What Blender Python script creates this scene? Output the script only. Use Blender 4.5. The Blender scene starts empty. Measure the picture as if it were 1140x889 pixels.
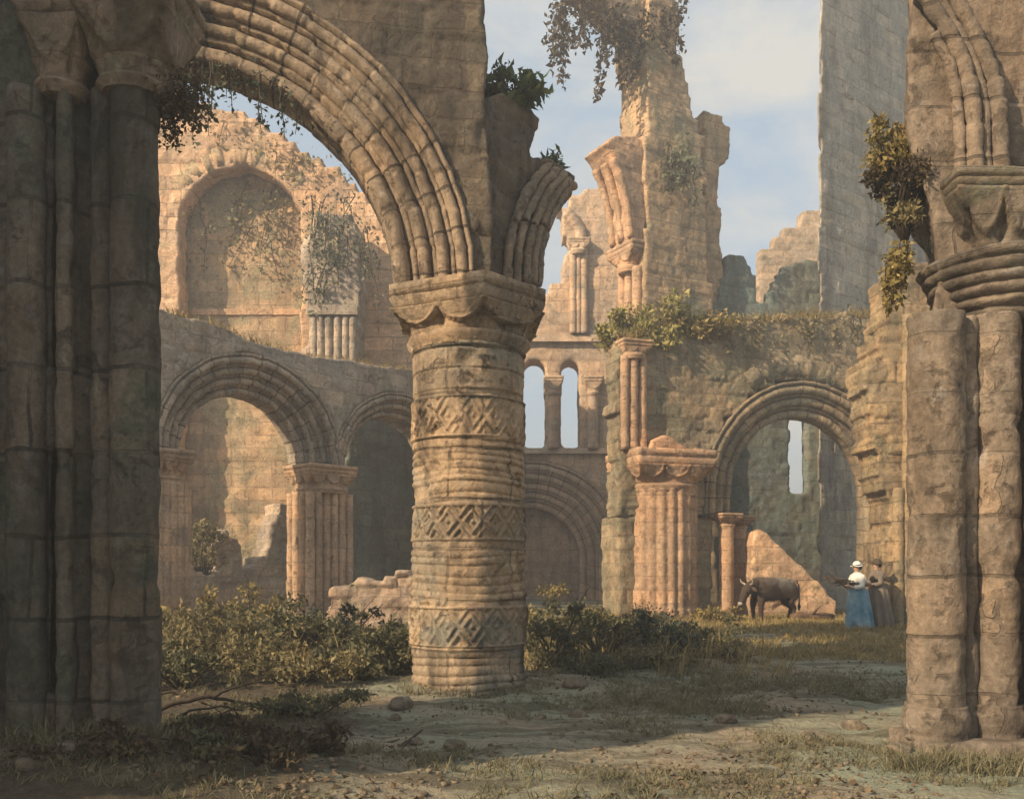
import bpy, bmesh, math, random
import numpy as np
from mathutils import Vector, Matrix

random.seed(7)
HAZE = .0052
scene = bpy.context.scene
COL = scene.collection
F, HX, HY, EYE = 1000.0, 570.0, 635.0, 1.55      # camera: focal length in photo pixels, principal column, horizon row, eye height

# ------------------------------------------------------------------ noise
def _hash(ix, iy, iz, seed):
    h = (ix.astype(np.int64) * 374761393 + iy.astype(np.int64) * 668265263 + iz.astype(np.int64) * 2147483647 + seed * 974634777) & 0xFFFFFFFF
    h = ((h ^ (h >> 13)) * 1274126177) & 0xFFFFFFFF
    h = (h ^ (h >> 16)) & 0xFFFFFFFF
    return h.astype(np.float64) / 2147483648.0 - 1.0

def vnoise(P, seed=0):
    P = np.asarray(P, float)
    i = np.floor(P).astype(np.int64); f = P - i; f = f * f * (3 - 2 * f)
    x, y, z = i[:, 0], i[:, 1], i[:, 2]; fx, fy, fz = f[:, 0], f[:, 1], f[:, 2]
    def h(a, b, c): return _hash(x + a, y + b, z + c, seed)
    def mix(a, b, t): return a + (b - a) * t
    return mix(mix(mix(h(0,0,0), h(1,0,0), fx), mix(h(0,1,0), h(1,1,0), fx), fy),
               mix(mix(h(0,0,1), h(1,0,1), fx), mix(h(0,1,1), h(1,1,1), fx), fy), fz)

def fbm(P, scale=1.0, seed=0, octv=3):
    P = np.asarray(P, float) * scale
    s = np.zeros(len(P)); a = 1.0; t = 0
    for o in range(octv):
        s += a * vnoise(P, seed + o * 17); t += a; a *= .5; P = P * 2.03
    return s / t

def h1(*k):
    return float(_hash(np.array([k[0]]), np.array([k[1] if len(k) > 1 else 0]), np.array([k[2] if len(k) > 2 else 0]), 5)[0])

# ------------------------------------------------------------------ objects
def mesh_obj(name, me, mat, parent=None, smooth=True, loc=None):
    me.name = name
    o = bpy.data.objects.new(name, me); COL.objects.link(o)
    if mat:
        me.materials.clear(); me.materials.append(mat)
    if smooth:
        me.polygons.foreach_set('use_smooth', np.ones(len(me.polygons), bool))
    if parent: o.parent = parent
    if loc is not None: o.location = loc
    return o

def tag(o, label=None, cat=None, group=None, kind='thing'):
    if label: o['label'] = label
    if cat: o['category'] = cat
    if group: o['group'] = group
    if kind: o['kind'] = kind
    return o

def thing(name, label, cat, loc=(0, 0, 0), rz=0.0, group=None):
    o = bpy.data.objects.new(name, None); COL.objects.link(o)
    o.empty_display_size = .2
    o.location = loc; o.rotation_euler = (0, 0, rz)
    return tag(o, label, cat, group)

class MB:
    def __init__(s): s.v = []; s.f = []
    def add(s, v, f):
        n = len(s.v); s.v += [tuple(p) for p in v]; s.f += [tuple(i + n for i in q) for q in f]
    def tube(s, pts, radii, sides=7, cap=True):
        pts = [Vector(p) for p in pts]; n = len(pts); rings = []
        for i, p in enumerate(pts):
            d = (pts[min(i + 1, n - 1)] - pts[max(i - 1, 0)])
            d = d.normalized() if d.length > 1e-9 else Vector((0, 0, 1))
            a = Vector((0, 0, 1)) if abs(d.z) < .9 else Vector((1, 0, 0))
            e1 = d.cross(a).normalized(); e2 = d.cross(e1)
            rings.append([p + radii[i] * (math.cos(2*math.pi*k/sides) * e1 + math.sin(2*math.pi*k/sides) * e2) for k in range(sides)])
        v = [q for r in rings for q in r]
        f = [(i*sides + k, i*sides + (k+1) % sides, (i+1)*sides + (k+1) % sides, (i+1)*sides + k) for i in range(n-1) for k in range(sides)]
        if cap:
            f.append(tuple(range(sides))[::-1]); f.append(tuple((n-1)*sides + k for k in range(sides)))
        s.add(v, f)
    def ring_grid(s, rings, close=True, cap=True):
        n = len(rings); m = len(rings[0])
        v = [q for r in rings for q in r]
        kk = m if close else m - 1
        f = [(i*m + k, i*m + (k+1) % m, (i+1)*m + (k+1) % m, (i+1)*m + k) for i in range(n-1) for k in range(kk)]
        if cap:
            f.append(tuple(range(m))[::-1]); f.append(tuple((n-1)*m + k for k in range(m)))
        s.add(v, f)
    def build(s, name, mat, parent=None, smooth=True, fix=True):
        me = bpy.data.meshes.new(name); me.from_pydata(s.v, [], s.f); me.update()
        if fix:
            bm = bmesh.new(); bm.from_mesh(me); bmesh.ops.recalc_face_normals(bm, faces=bm.faces); bm.to_mesh(me); bm.free()
        return mesh_obj(name, me, mat, parent, smooth)

# ------------------------------------------------------------------ camera geometry of the photograph
def at(px, py, Y):
    return Vector(((px - HX) / F * Y, Y, EYE + (HY - py) / F * Y))

class Plane:
    """A vertical wall plane through (x, y) running along dir; uz() turns a photo pixel into a place on it."""
    def __init__(s, x, y, dx, dy):
        l = math.hypot(dx, dy); s.x, s.y, s.dx, s.dy = x, y, dx / l, dy / l
        s.rz = math.atan2(s.dy, s.dx)
    def uz(s, px, py):
        k = (px - HX) / F
        u = (k * s.y - s.x) / (s.dx - k * s.dy)
        Y = s.y + u * s.dy
        return (u, EYE + (HY - py) / F * Y)
    def u(s, px): return s.uz(px, 0)[0]
    def world(s, u, off=0.0):
        return (s.x + u * s.dx - off * s.dy, s.y + u * s.dy + off * s.dx)
    def thing(s, name, label, cat, group=None):
        return thing(name, label, cat, (s.x, s.y, 0), s.rz, group)
    def pts(s, pix): return [s.uz(*p) for p in pix]

# ------------------------------------------------------------------ materials
def nodes(name):
    m = bpy.data.materials.new(name); m.use_nodes = True
    nt = m.node_tree; nt.nodes.clear()
    out = nt.nodes.new('ShaderNodeOutputMaterial')
    b = nt.nodes.new('ShaderNodeBsdfPrincipled'); nt.links.new(b.outputs[0], out.inputs[0])
    b.inputs['Roughness'].default_value = .92
    b.inputs['Specular IOR Level'].default_value = .25
    return m, nt, b

class NT:
    def __init__(s, nt): s.nt = nt
    def n(s, t, **kw):
        x = s.nt.nodes.new(t)
        for k, v in kw.items(): setattr(x, k, v)
        return x
    def l(s, a, b): s.nt.links.new(a, b)
    def noise(s, vec, scale, detail=5, rough=.6, dist=0.0):
        x = s.n('ShaderNodeTexNoise'); x.inputs['Scale'].default_value = scale; x.inputs['Detail'].default_value = detail
        x.inputs['Roughness'].default_value = rough; x.inputs['Distortion'].default_value = dist
        if vec is not None: s.l(vec, x.inputs['Vector'])
        return x.outputs['Fac']
    def ramp(s, fac, stops, interp='LINEAR'):
        r = s.n('ShaderNodeValToRGB'); r.color_ramp.interpolation = interp
        e = r.color_ramp.elements
        while len(e) < len(stops): e.new(.5)
        for q, (p, c) in zip(e, stops):
            q.position = p; q.color = (c, c, c, 1) if isinstance(c, (int, float)) else tuple(c) + (1,)
        s.l(fac, r.inputs[0]); return r.outputs[0]
    def mix(s, fac, a, b, mode='MIX'):
        x = s.n('ShaderNodeMix', data_type='RGBA', blend_type=mode)
        if isinstance(fac, (int, float)): x.inputs[0].default_value = fac
        else: s.l(fac, x.inputs[0])
        for sock, val in ((x.inputs[6], a), (x.inputs[7], b)):
            if isinstance(val, tuple): sock.default_value = val + (1,)
            else: s.l(val, sock)
        return x.outputs[2]
    def math(s, op, a, b=None, c=None):
        x = s.n('ShaderNodeMath', operation=op)
        for i, v in enumerate((a, b, c)):
            if v is None: continue
            if isinstance(v, (int, float)): x.inputs[i].default_value = v
            else: s.l(v, x.inputs[i])
        return x.outputs[0]
    def mapping(s, vec, scale, loc=(0, 0, 0)):
        x = s.n('ShaderNodeMapping'); x.inputs['Scale'].default_value = scale; x.inputs['Location'].default_value = loc
        s.l(vec, x.inputs['Vector']); return x.outputs[0]

def stone(name, base, warm=None, dark=(.06, .048, .036), moss=(.075, .085, .045), moss_amt=.35, stain=.5, joint=.75,
          bw=.75, bh=.36, polar=False, ring=None, spots=.5, bump=.5, grain=1.0, seed=0.0, pale=.0):
    """Weathered ashlar: patchy tones, coursed joints that come and go, dark pits, damp streaks and lichen."""
    m, nt, b = nodes(name); g = NT(nt)
    tc = g.n('ShaderNodeTexCoord').outputs['Object']
    base = tuple(base); warm = tuple(warm or (base[0]*1.12, base[1]*.95, base[2]*.8))
    geo = g.n('ShaderNodeNewGeometry')
    off = g.mapping(tc, (1, 1, 1), (seed * 3.1, seed * 1.7, seed * 2.3))
    n_big = g.noise(off, .55, 6, .62, .6)
    n_mid = g.noise(off, 2.3, 7, .65, .4)
    n_fine = g.noise(off, 16 * grain, 6, .7)
    c = g.mix(g.ramp(n_big, [(.36, 0.0), (.62, 1.0)]), base, warm)
    c = g.mix(g.ramp(n_mid, [(.34, 1.0), (.56, 0.0)]), c, g.mix(.45, c, tuple(x * .45 for x in base)))
    c = g.mix(g.math('MULTIPLY', g.ramp(n_mid, [(.55, 0.0), (.72, 1.0)]), .45), c, (min(1, base[0]*1.35), min(1, base[1]*1.3), min(1, base[2]*1.25)))
    # per-block tone and joints
    sx = g.n('ShaderNodeSeparateXYZ'); g.l(tc, sx.inputs[0])
    if polar:
        ang = g.math('MULTIPLY', g.math('ARCTAN2', sx.outputs[1], sx.outputs[0]), polar)
        sc = ang
    else:
        sc = g.math('ADD', sx.outputs[0], sx.outputs[1])
    up_ = sx.outputs[2]
    if ring:                                             # wedge stones round an arch centre (along, up, radius)
        rx, rz_ = g.math('SUBTRACT', sx.outputs[0], ring[0]), g.math('SUBTRACT', sx.outputs[2], ring[1])
        sc = g.math('MULTIPLY', g.math('ARCTAN2', rz_, rx), ring[2])
        up_ = g.math('POWER', g.math('ADD', g.math('MULTIPLY', rx, rx), g.math('MULTIPLY', rz_, rz_)), .5)
    cb = g.n('ShaderNodeCombineXYZ'); g.l(sc, cb.inputs[0]); g.l(up_, cb.inputs[1])
    wob = g.n('ShaderNodeTexNoise'); wob.inputs['Scale'].default_value = 1.7; wob.inputs['Detail'].default_value = 4
    g.l(tc, wob.inputs['Vector'])
    vm = g.n('ShaderNodeVectorMath', operation='MULTIPLY_ADD'); g.l(wob.outputs['Color'], vm.inputs[0])
    vm.inputs[1].default_value = (.16, .10, 0); g.l(cb.outputs[0], vm.inputs[2])
    bt = g.n('ShaderNodeTexBrick'); g.l(vm.outputs[0], bt.inputs['Vector'])
    bt.inputs['Scale'].default_value = 1; bt.inputs['Brick Width'].default_value = bw; bt.inputs['Row Height'].default_value = bh
    bt.inputs['Mortar Size'].default_value = .018; bt.inputs['Mortar Smooth'].default_value = .25; bt.inputs['Bias'].default_value = -.2
    bt.inputs['Color1'].default_value = (.62, .64, .68, 1); bt.inputs['Color2'].default_value = (1.16, 1.08, 1.0, 1); bt.inputs['Mortar'].default_value = (.9, .9, .9, 1)
    c = g.mix(.7, c, bt.outputs['Color'], 'MULTIPLY')
    lich = g.noise(off, 3.4, 7, .7, .3)
    c = g.mix(g.math('MULTIPLY', g.ramp(lich, [(.585, 0.0), (.66, 1.0)]), .4), c, (min(1, base[0]*1.25 + .03), min(1, base[1]*1.35 + .04), min(1, base[2]*1.5 + .05)))
    jm = g.math('MULTIPLY', bt.outputs['Fac'], g.ramp(g.noise(off, 1.1, 4, .6), [(.36, 0.0), (.52, 1.0)]))
    c = g.mix(g.math('MULTIPLY', jm, joint), c, dark)
    # moss and lichen
    if moss_amt > 0:
        mn = g.noise(off, .8, 8, .68, .8)
        c = g.mix(g.math('MULTIPLY', g.ramp(mn, [(.62 - .28 * moss_amt, 0.0), (.74 - .28 * moss_amt, 1.0)]), .82), c,
                  g.mix(n_fine, tuple(x * .7 for x in moss), tuple(x * 1.6 for x in moss)))
    # damp streaks running down
    st = g.noise(g.mapping(off, (1.6, 1.6, .28)), 1.0, 7, .65, .3)
    c = g.mix(g.math('MULTIPLY', g.ramp(st, [(.47, 0.0), (.62, 1.0)]), stain), c, dark)
    # broken pits
    pt = g.noise(off, 4.6, 8, .72, .5)
    pmask = g.ramp(g.noise(off, .9, 5, .6, .7), [(.44, 0.06), (.60, 1.0)])
    c = g.mix(g.math('MULTIPLY', g.math('MULTIPLY', g.ramp(pt, [(.55, 0.0), (.63, 1.0)]), pmask), spots), c, tuple(x * .7 for x in dark))
    n_grit = g.noise(off, 48 * grain, 4, .7)
    c = g.mix(.75, c, g.ramp(n_fine, [(.28, .55), (.68, 1.3)]), 'MULTIPLY')
    c = g.mix(.5, c, g.ramp(n_grit, [(.3, .65), (.68, 1.25)]), 'MULTIPLY')
    g.l(c, b.inputs['Base Color'])
    h = g.math('ADD', g.math('MULTIPLY', bt.outputs['Fac'], -.35), g.math('ADD', g.math('MULTIPLY', n_fine, .35), g.math('MULTIPLY', g.ramp(pt, [(.55, 0.0), (.7, 1.0)]), -.6)))
    h = g.math('ADD', g.math('ADD', h, g.math('MULTIPLY', n_mid, .8)), g.math('MULTIPLY', n_grit, .14))
    bp = g.n('ShaderNodeBump'); bp.inputs['Strength'].default_value = min(1, bump * 1.5); bp.inputs['Distance'].default_value = .06
    g.l(h, bp.inputs['Height']); g.l(bp.outputs[0], b.inputs['Normal'])
    return m

def leafy(name, c1, c2, c3, trans=.25):
    m, nt, b = nodes(name); g = NT(nt)
    ri = g.n('ShaderNodeNewGeometry').outputs['Random Per Island']
    tc = g.n('ShaderNodeTexCoord').outputs['Object']
    nn = g.noise(tc, 2.2, 3)
    f = g.math('ADD', g.math('MULTIPLY', ri, .6), g.math('MULTIPLY', g.ramp(nn, [(.35, 0.0), (.65, 1.0)]), .4))
    c = g.ramp(f, [(0, c1), (.55, c2), (1, c3)])
    g.l(c, b.inputs['Base Color'])
    b.inputs['Roughness'].default_value = .7
    if trans:
        t = g.n('ShaderNodeBsdfTranslucent'); g.l(c, t.inputs[0])
        mx = g.n('ShaderNodeMixShader'); mx.inputs[0].default_value = trans
        out = [n for n in nt.nodes if n.type == 'OUTPUT_MATERIAL'][0]
        g.l(b.outputs[0], mx.inputs[1]); g.l(t.outputs[0], mx.inputs[2]); g.l(mx.outputs[0], out.inputs[0])
    return m

def plain(name, c1, c2, scale=8, rough=.85, bump=.2):
    m, nt, b = nodes(name); g = NT(nt)
    tc = g.n('ShaderNodeTexCoord').outputs['Object']
    n = g.noise(tc, scale, 5, .65)
    g.l(g.mix(g.ramp(n, [(.35, 0.0), (.65, 1.0)]), tuple(c1), tuple(c2)), b.inputs['Base Color'])
    b.inputs['Roughness'].default_value = rough
    bp = g.n('ShaderNodeBump'); bp.inputs['Strength'].default_value = bump; bp.inputs['Distance'].default_value = .02
    g.l(n, bp.inputs['Height']); g.l(bp.outputs[0], b.inputs['Normal'])
    return m

M = {}
M['pier_dark'] = stone('shade_dark_stone', (.17, .15, .118), (.21, .155, .105), dark=(.03, .026, .022), moss=(.06, .07, .05), moss_amt=.45, stain=.75, joint=.8, bw=.9, bh=.62, seed=1)  # base darkened to carry part of the near pier's shade
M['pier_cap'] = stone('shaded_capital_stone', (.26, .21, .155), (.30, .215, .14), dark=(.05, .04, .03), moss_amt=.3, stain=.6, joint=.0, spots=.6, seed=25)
M['column'] = stone('carved_column_stone', (.43, .34, .235), (.47, .335, .205), moss=(.17, .17, .14), moss_amt=.4, stain=.95, joint=.6, polar=.76, bw=.9, bh=.62, spots=.85, seed=2)
M['capital'] = stone('capital_stone', (.42, .325, .22), (.46, .32, .19), moss_amt=.12, stain=.6, joint=.0, spots=.8, seed=3)
M['arch'] = stone('arch_stone', (.40, .30, .205), (.46, .32, .20), moss=(.10, .095, .06), moss_amt=.2, stain=.62, joint=.0, spots=.8, seed=4)
M['arch'] = stone('arch_stone', (.40, .31, .215), (.46, .325, .205), moss=(.10, .095, .06), moss_amt=.2, stain=.9, joint=.85, bw=.46, bh=9, ring=(-.95 - 2.66, 5.08, 3.0), spots=.85, seed=4)
M['rib'] = stone('torn_rib_stone', (.30, .235, .165), (.34, .245, .155), moss_amt=.15, stain=.7, joint=.0, spots=.85, seed=24)
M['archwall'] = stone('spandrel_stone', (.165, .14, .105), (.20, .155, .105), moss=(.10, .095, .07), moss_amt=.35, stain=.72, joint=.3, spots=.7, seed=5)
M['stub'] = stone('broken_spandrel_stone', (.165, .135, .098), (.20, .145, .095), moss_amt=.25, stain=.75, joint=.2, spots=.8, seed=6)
M['arcade'] = stone('arcade_stone', (.50, .42, .33), (.53, .41, .29), moss=(.24, .22, .16), moss_amt=.22, stain=.35, joint=.3, spots=.45, seed=7)
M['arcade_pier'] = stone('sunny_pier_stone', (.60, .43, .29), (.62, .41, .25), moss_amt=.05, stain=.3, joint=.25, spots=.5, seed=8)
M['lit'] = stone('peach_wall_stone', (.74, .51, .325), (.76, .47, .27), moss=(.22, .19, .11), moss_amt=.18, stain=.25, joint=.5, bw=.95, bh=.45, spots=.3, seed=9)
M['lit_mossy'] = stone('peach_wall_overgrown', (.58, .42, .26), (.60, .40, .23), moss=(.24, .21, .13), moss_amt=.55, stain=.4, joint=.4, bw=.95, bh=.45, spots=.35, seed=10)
M['teal'] = stone('shade_teal_stone', (.20, .225, .20), (.22, .22, .175), moss=(.13, .165, .145), moss_amt=.6, stain=.5, joint=.3, spots=.3, seed=11)  # dark teal base stands in for shade on the inner walls
M['west'] = stone('west_wall_stone', (.62, .48, .345), (.66, .46, .30), moss=(.24, .21, .15), moss_amt=.2, stain=.28, joint=.35, bw=1.1, bh=.5, spots=.35, seed=12)
M['tower'] = stone('tower_stone', (.52, .39, .25), (.58, .39, .22), moss=(.20, .19, .12), moss_amt=.4, stain=.35, joint=.4, bw=1.0, bh=.45, spots=.4, seed=13)
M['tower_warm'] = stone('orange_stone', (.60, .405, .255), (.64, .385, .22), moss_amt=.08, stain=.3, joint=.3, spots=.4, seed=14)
M['rightwall'] = stone('overgrown_wall_stone', (.40, .325, .215), (.45, .32, .18), moss=(.17, .155, .10), moss_amt=.6, stain=.4, joint=.35, spots=.5, seed=15)
M['grey'] = stone('grey_tower_stone', (.48, .435, .36), (.51, .44, .33), moss=(.27, .255, .21), moss_amt=.35, stain=.45, joint=.4, bw=1.0, bh=.46, spots=.5, bump=.5, seed=16)
M['gable'] = stone('gable_stone', (.48, .38, .27), (.50, .36, .23), moss_amt=.15, stain=.25, joint=.3, spots=.3, seed=17)
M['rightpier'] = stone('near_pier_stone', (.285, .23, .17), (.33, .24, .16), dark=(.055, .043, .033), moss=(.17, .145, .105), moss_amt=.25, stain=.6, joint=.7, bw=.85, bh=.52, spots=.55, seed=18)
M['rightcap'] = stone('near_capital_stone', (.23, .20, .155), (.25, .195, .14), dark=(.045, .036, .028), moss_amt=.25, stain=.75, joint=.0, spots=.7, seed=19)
M['respond'] = stone('ochre_respond_stone', (.38, .285, .17), (.42, .28, .14), moss=(.18, .16, .09), moss_amt=.35, stain=.5, joint=.55, bw=.8, bh=.45, spots=.5, seed=20)
M['rock'] = stone('fallen_stone', (.27, .225, .16), (.29, .215, .14), moss=(.13, .125, .08), moss_amt=.3, stain=.4, joint=.0, spots=.5, seed=21)
M['rubble'] = stone('rubble_pink_stone', (.50, .39, .29), (.52, .36, .24), moss=(.22, .20, .13), moss_amt=.35, stain=.25, joint=.3, bw=.5, bh=.25, spots=.5, seed=22)
M['leaf_dark'] = leafy('bramble_leaf', (.06, .065, .036), (.125, .122, .064), (.24, .21, .105))
M['leaf_lime'] = leafy('yellow_green_leaf', (.15, .145, .05), (.30, .27, .09), (.44, .37, .14))
M['leaf_mid'] = leafy('mid_olive_leaf', (.065, .07, .038), (.135, .13, .07), (.25, .215, .11))
M['leaf_olive'] = leafy('olive_leaf', (.10, .092, .045), (.21, .18, .088), (.35, .28, .135))
M['leaf_gold'] = leafy('dry_gold_leaf', (.13, .11, .035), (.27, .21, .075), (.40, .30, .11))
M['leaf_ivy'] = leafy('ivy_leaf', (.03, .042, .030), (.065, .08, .055), (.13, .14, .085))
M['leaf_greygreen'] = leafy('grey_ivy_leaf', (.08, .095, .06), (.15, .16, .10), (.24, .23, .14))
M['leaf_brown'] = leafy('withered_leaf', (.035, .026, .015), (.085, .063, .036), (.16, .12, .065))
M['leaf_green'] = leafy('fresh_leaf', (.03, .055, .025), (.085, .125, .05), (.19, .20, .08))
M['grass_dry'] = leafy('dry_grass', (.14, .11, .045), (.28, .21, .085), (.44, .33, .14), .15)
M['grass_shade'] = leafy('dull_grass', (.08, .075, .042), (.16, .145, .08), (.26, .225, .125), .15)
M['twig'] = plain('dark_twig', (.035, .026, .018), (.075, .055, .038), 14)
M['hide'] = plain('cow_hide', (.030, .020, .014), (.085, .058, .04), 3.2, .8, .4)
M['hide_pale'] = plain('cow_pale_patch', (.25, .22, .18), (.34, .30, .24), 5)
M['horn'] = plain('horn', (.3, .26, .18), (.4, .35, .26), 6, .5)
M['eye'] = plain('dark_eye', (.008, .007, .006), (.012, .01, .008), 6, .15, 0)
M['skin'] = plain('skin', (.40, .25, .17), (.45, .29, .20), 6, .6, .05)
M['blue'] = plain('blue_skirt_cloth', (.045, .14, .23), (.22, .33, .38), 3.2, .9, .3)
M['white'] = plain('white_linen', (.55, .53, .47), (.68, .66, .6), 6, .9, .15)
M['navy'] = plain('navy_ribbon', (.012, .02, .06), (.02, .03, .085), 6, .8, .1)
M['brown_cloth'] = plain('brown_bodice', (.10, .07, .045), (.14, .095, .06), 6, .9, .2)
M['stick'] = plain('firewood', (.05, .035, .024), (.11, .08, .052), 12)

# ------------------------------------------------------------------ walls with real relief
def ragged(pts, step, amp, seed, keep_below=None):
    out = []
    n = len(pts)
    for i in range(n):
        a = Vector(pts[i]); b = Vector(pts[(i + 1) % n]); L = (b - a).length
        if L < 1e-6: continue
        m = max(1, int(L / step)); d = (b - a) / L; nrm = Vector((-d.y, d.x))
        for k in range(m):
            p = a + d * (L * k / m)
            if k > 0 or True:
                j = amp * h1(int(p.x * 977 / 100), int(p.y * 977 / 100), seed + k)
                p = p + nrm * j + d * amp * .4 * h1(k, i, seed + 3)
            out.append((p.x, p.y))
    return out

def stepped(pts, seed, lo=.12):
    """Sloping broken edges follow the courses: each short run becomes a flat and a riser."""
    out = []; n = len(pts)
    for i in range(n):
        a, b = pts[i], pts[(i + 1) % n]; out.append(a)
        if abs(a[0] - b[0]) > lo * .3 and abs(a[1] - b[1]) > lo * .3 and math.hypot(a[0] - b[0], a[1] - b[1]) < 1.2:
            f = .06 * h1(i, seed, 9)
            out.append((b[0] + f, a[1]) if h1(i, seed) > -.1 else (a[0], b[1] + f))
    return out

def arch_hole(cx, cz, r, z0, n=28):
    """Outline of a round-headed opening that runs down to z0."""
    pts = [(cx + r, z0)]
    pts += [(cx + r * math.cos(math.pi * k / n), cz + r * math.sin(math.pi * k / n)) for k in range(n + 1)]
    pts.append((cx - r, z0))
    return pts

def remeshed(me, vox):
    o = bpy.data.objects.new('tmp', me); COL.objects.link(o)
    md = o.modifiers.new('r', 'REMESH'); md.mode = 'VOXEL'; md.voxel_size = vox
    dg = bpy.context.evaluated_depsgraph_get(); dg.update()
    out = bpy.data.meshes.new_from_object(o.evaluated_get(dg))
    COL.objects.unlink(o); bpy.data.objects.remove(o)
    return out

def erode(me, rough=.03, block=(.75, .36), bdepth=.02, seed=0, joint=.02, big=.0, jw=.04, vox=.05):
    if vox > .055: joint *= .3; jw = vox
    n = len(me.vertices)
    P = np.empty(n * 3); me.vertices.foreach_get('co', P); P = P.reshape(-1, 3)
    N = np.empty(n * 3); me.vertex_normals.foreach_get('vector', N); N = N.reshape(-1, 3)
    s = P[:, 0] + P[:, 1]; z = P[:, 2] + .05 * fbm(P, .8, seed + 4, 2)
    row = np.floor(z / block[1]); ss = s / block[0] + (row % 2) * .5 + .23 * _hash(row.astype(int), row.astype(int) * 0, row.astype(int) * 0, seed)
    c = np.floor(ss)
    dz = np.minimum(z / block[1] - row, 1 - (z / block[1] - row)) * block[1]
    ds = np.minimum(ss - c, 1 - (ss - c)) * block[0]
    d = np.minimum(dz, ds)
    bl = _hash(c.astype(int), row.astype(int), row.astype(int) * 0 + 3, seed + 1)
    disp = bdepth * bl - joint * np.clip(1 - d / jw, 0, 1) * np.clip(fbm(P, 1.3, seed + 2, 2) * 2.5 + .6, 0, 1)
    horiz = np.clip(1 - np.abs(N[:, 2]) * 1.3, 0, 1)
    disp = disp * horiz + rough * .55 * fbm(P, 7.0, seed + 9, 4) + rough * .25 * fbm(P, 1.3, seed + 12, 2)
    lost = np.clip(fbm(P, 1.9, seed + 21, 3) - .28, 0, 1)
    disp -= big * np.clip(lost * 6, 0, 1)
    disp -= rough * .9 * np.clip(fbm(P, 4.5, seed + 33, 4) - .18, 0, 1) * 1.6
    P = P + N * disp[:, None]
    me.vertices.foreach_set('co', P.ravel()); me.update()

def flat_solid(outline, holes, thick):
    cu = bpy.data.curves.new('tmpc', 'CURVE'); cu.dimensions = '2D'; cu.fill_mode = 'BOTH'; cu.extrude = thick / 2
    for pts in [outline] + holes:
        sp = cu.splines.new('POLY'); sp.points.add(len(pts) - 1); sp.use_cyclic_u = True
        for q, p in zip(sp.points, pts): q.co = (p[0], p[1], 0, 1)
    o = bpy.data.objects.new('tmpc', cu); COL.objects.link(o)
    dg = bpy.context.evaluated_depsgraph_get(); dg.update()
    me = bpy.data.meshes.new_from_object(o.evaluated_get(dg))
    COL.objects.unlink(o); bpy.data.objects.remove(o)
    bm = bmesh.new(); bm.from_mesh(me); bmesh.ops.remove_doubles(bm, verts=bm.verts, dist=1e-4)
    bmesh.ops.recalc_face_normals(bm, faces=bm.faces)
    bm.to_mesh(me); bm.free()
    return me

def wall(name, outline, holes, thick, vox, mat, parent, y0=0.0, rag=.10, step=.28, seed=0, block=(.75, .36), rough=.03, bdepth=.02, big=.0):
    """outline and holes in the wall's own (along, up) plane; front face at local y = y0, thickness goes back (+y)."""
    if rag: outline = ragged(outline, step, rag, seed)
    if rag >= .07: outline = stepped(outline, seed)
    me = flat_solid(outline, holes, thick)
    me.transform(Matrix.Translation((0, y0 + thick / 2, 0)) @ Matrix.Rotation(math.pi / 2, 4, 'X'))
    me = remeshed(me, vox)
    erode(me, rough, block, bdepth, seed, big=big, vox=vox)
    return mesh_obj(name, me, mat, parent)

def prism(name, foot, z0, z1, vox, mat, parent, seed=0, block=(.75, .5), rough=.03, bdepth=.02, big=.0):
    me = flat_solid(foot, [], z1 - z0)
    me.transform(Matrix.Translation((0, 0, (z0 + z1) / 2)))
    me = remeshed(me, vox)
    erode(me, rough, block, bdepth, seed, big=big, vox=vox)
    return mesh_obj(name, me, mat, parent)

def order_profile(r0, r1, yf, yb):
    """Section of one moulded arch order: square back, hollow and a fat roll on the inner edge."""
    rho = (r1 - r0) * .33
    p = [(r1, yb), (r1, yf), (r0 + 2.35 * rho, yf), (r0 + 2.2 * rho, yf + 1.1 * rho), (r0 + 1.95 * rho, yf + 1.25 * rho)]
    cr, cy = r0 + rho, yf + rho * .95
    for a in range(-10, 221, 23):
        t = math.radians(a); p.append((cr + rho * math.cos(t), cy - rho * math.sin(t)))
    p += [(r0 + .35 * rho, yf + 2.0 * rho), (r0, yf + 2.25 * rho), (r0, yb)]
    return p

def arch_ring(name, cx, cz, prof, mat, parent, th0=0.0, th1=math.pi, stilt0=0.0, stilt1=0.0, n=90, vous=22, jit=.012, er=.012, seed=0):
    fr = []
    if stilt0 > 0:
        m = max(2, int(stilt0 / .12)); fr += [(th0, -stilt0 * (1 - k / m)) for k in range(m)]
    fr += [(th0 + (th1 - th0) * k / n, 0) for k in range(n + 1)]
    if stilt1 > 0:
        m = max(2, int(stilt1 / .12)); fr += [(th1, -stilt1 * (k + 1) / m) for k in range(m)]
    rings = []
    for th, zo in fr:
        q = (th - th0) / (th1 - th0) * vous if zo == 0 else 100 + zo / .4
        b = math.floor(q); fq = q - b
        dr = jit * h1(int(b), seed, 1); dy = jit * h1(int(b), seed, 2)
        if min(fq, 1 - fq) < .06: dr += .009; dy += .012
        rings.append([(cx + (r + dr) * math.cos(th), y + dy, cz + zo + (r + dr) * math.sin(th)) for r, y in prof])
    V = np.array([p for r in rings for p in r])
    for k in range(3): V[:, k] += er * fbm(V, 6, seed + 31 * k, 3) + er * 1.6 * np.clip(fbm(V, 3.1, seed + 7 + k, 2) - .2, 0, 1)
    m = len(prof); rr = [[tuple(V[i * m + k]) for k in range(m)] for i in range(len(rings))]
    mb = MB(); mb.ring_grid(rr)
    return mb.build(name, mat, parent)

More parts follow.
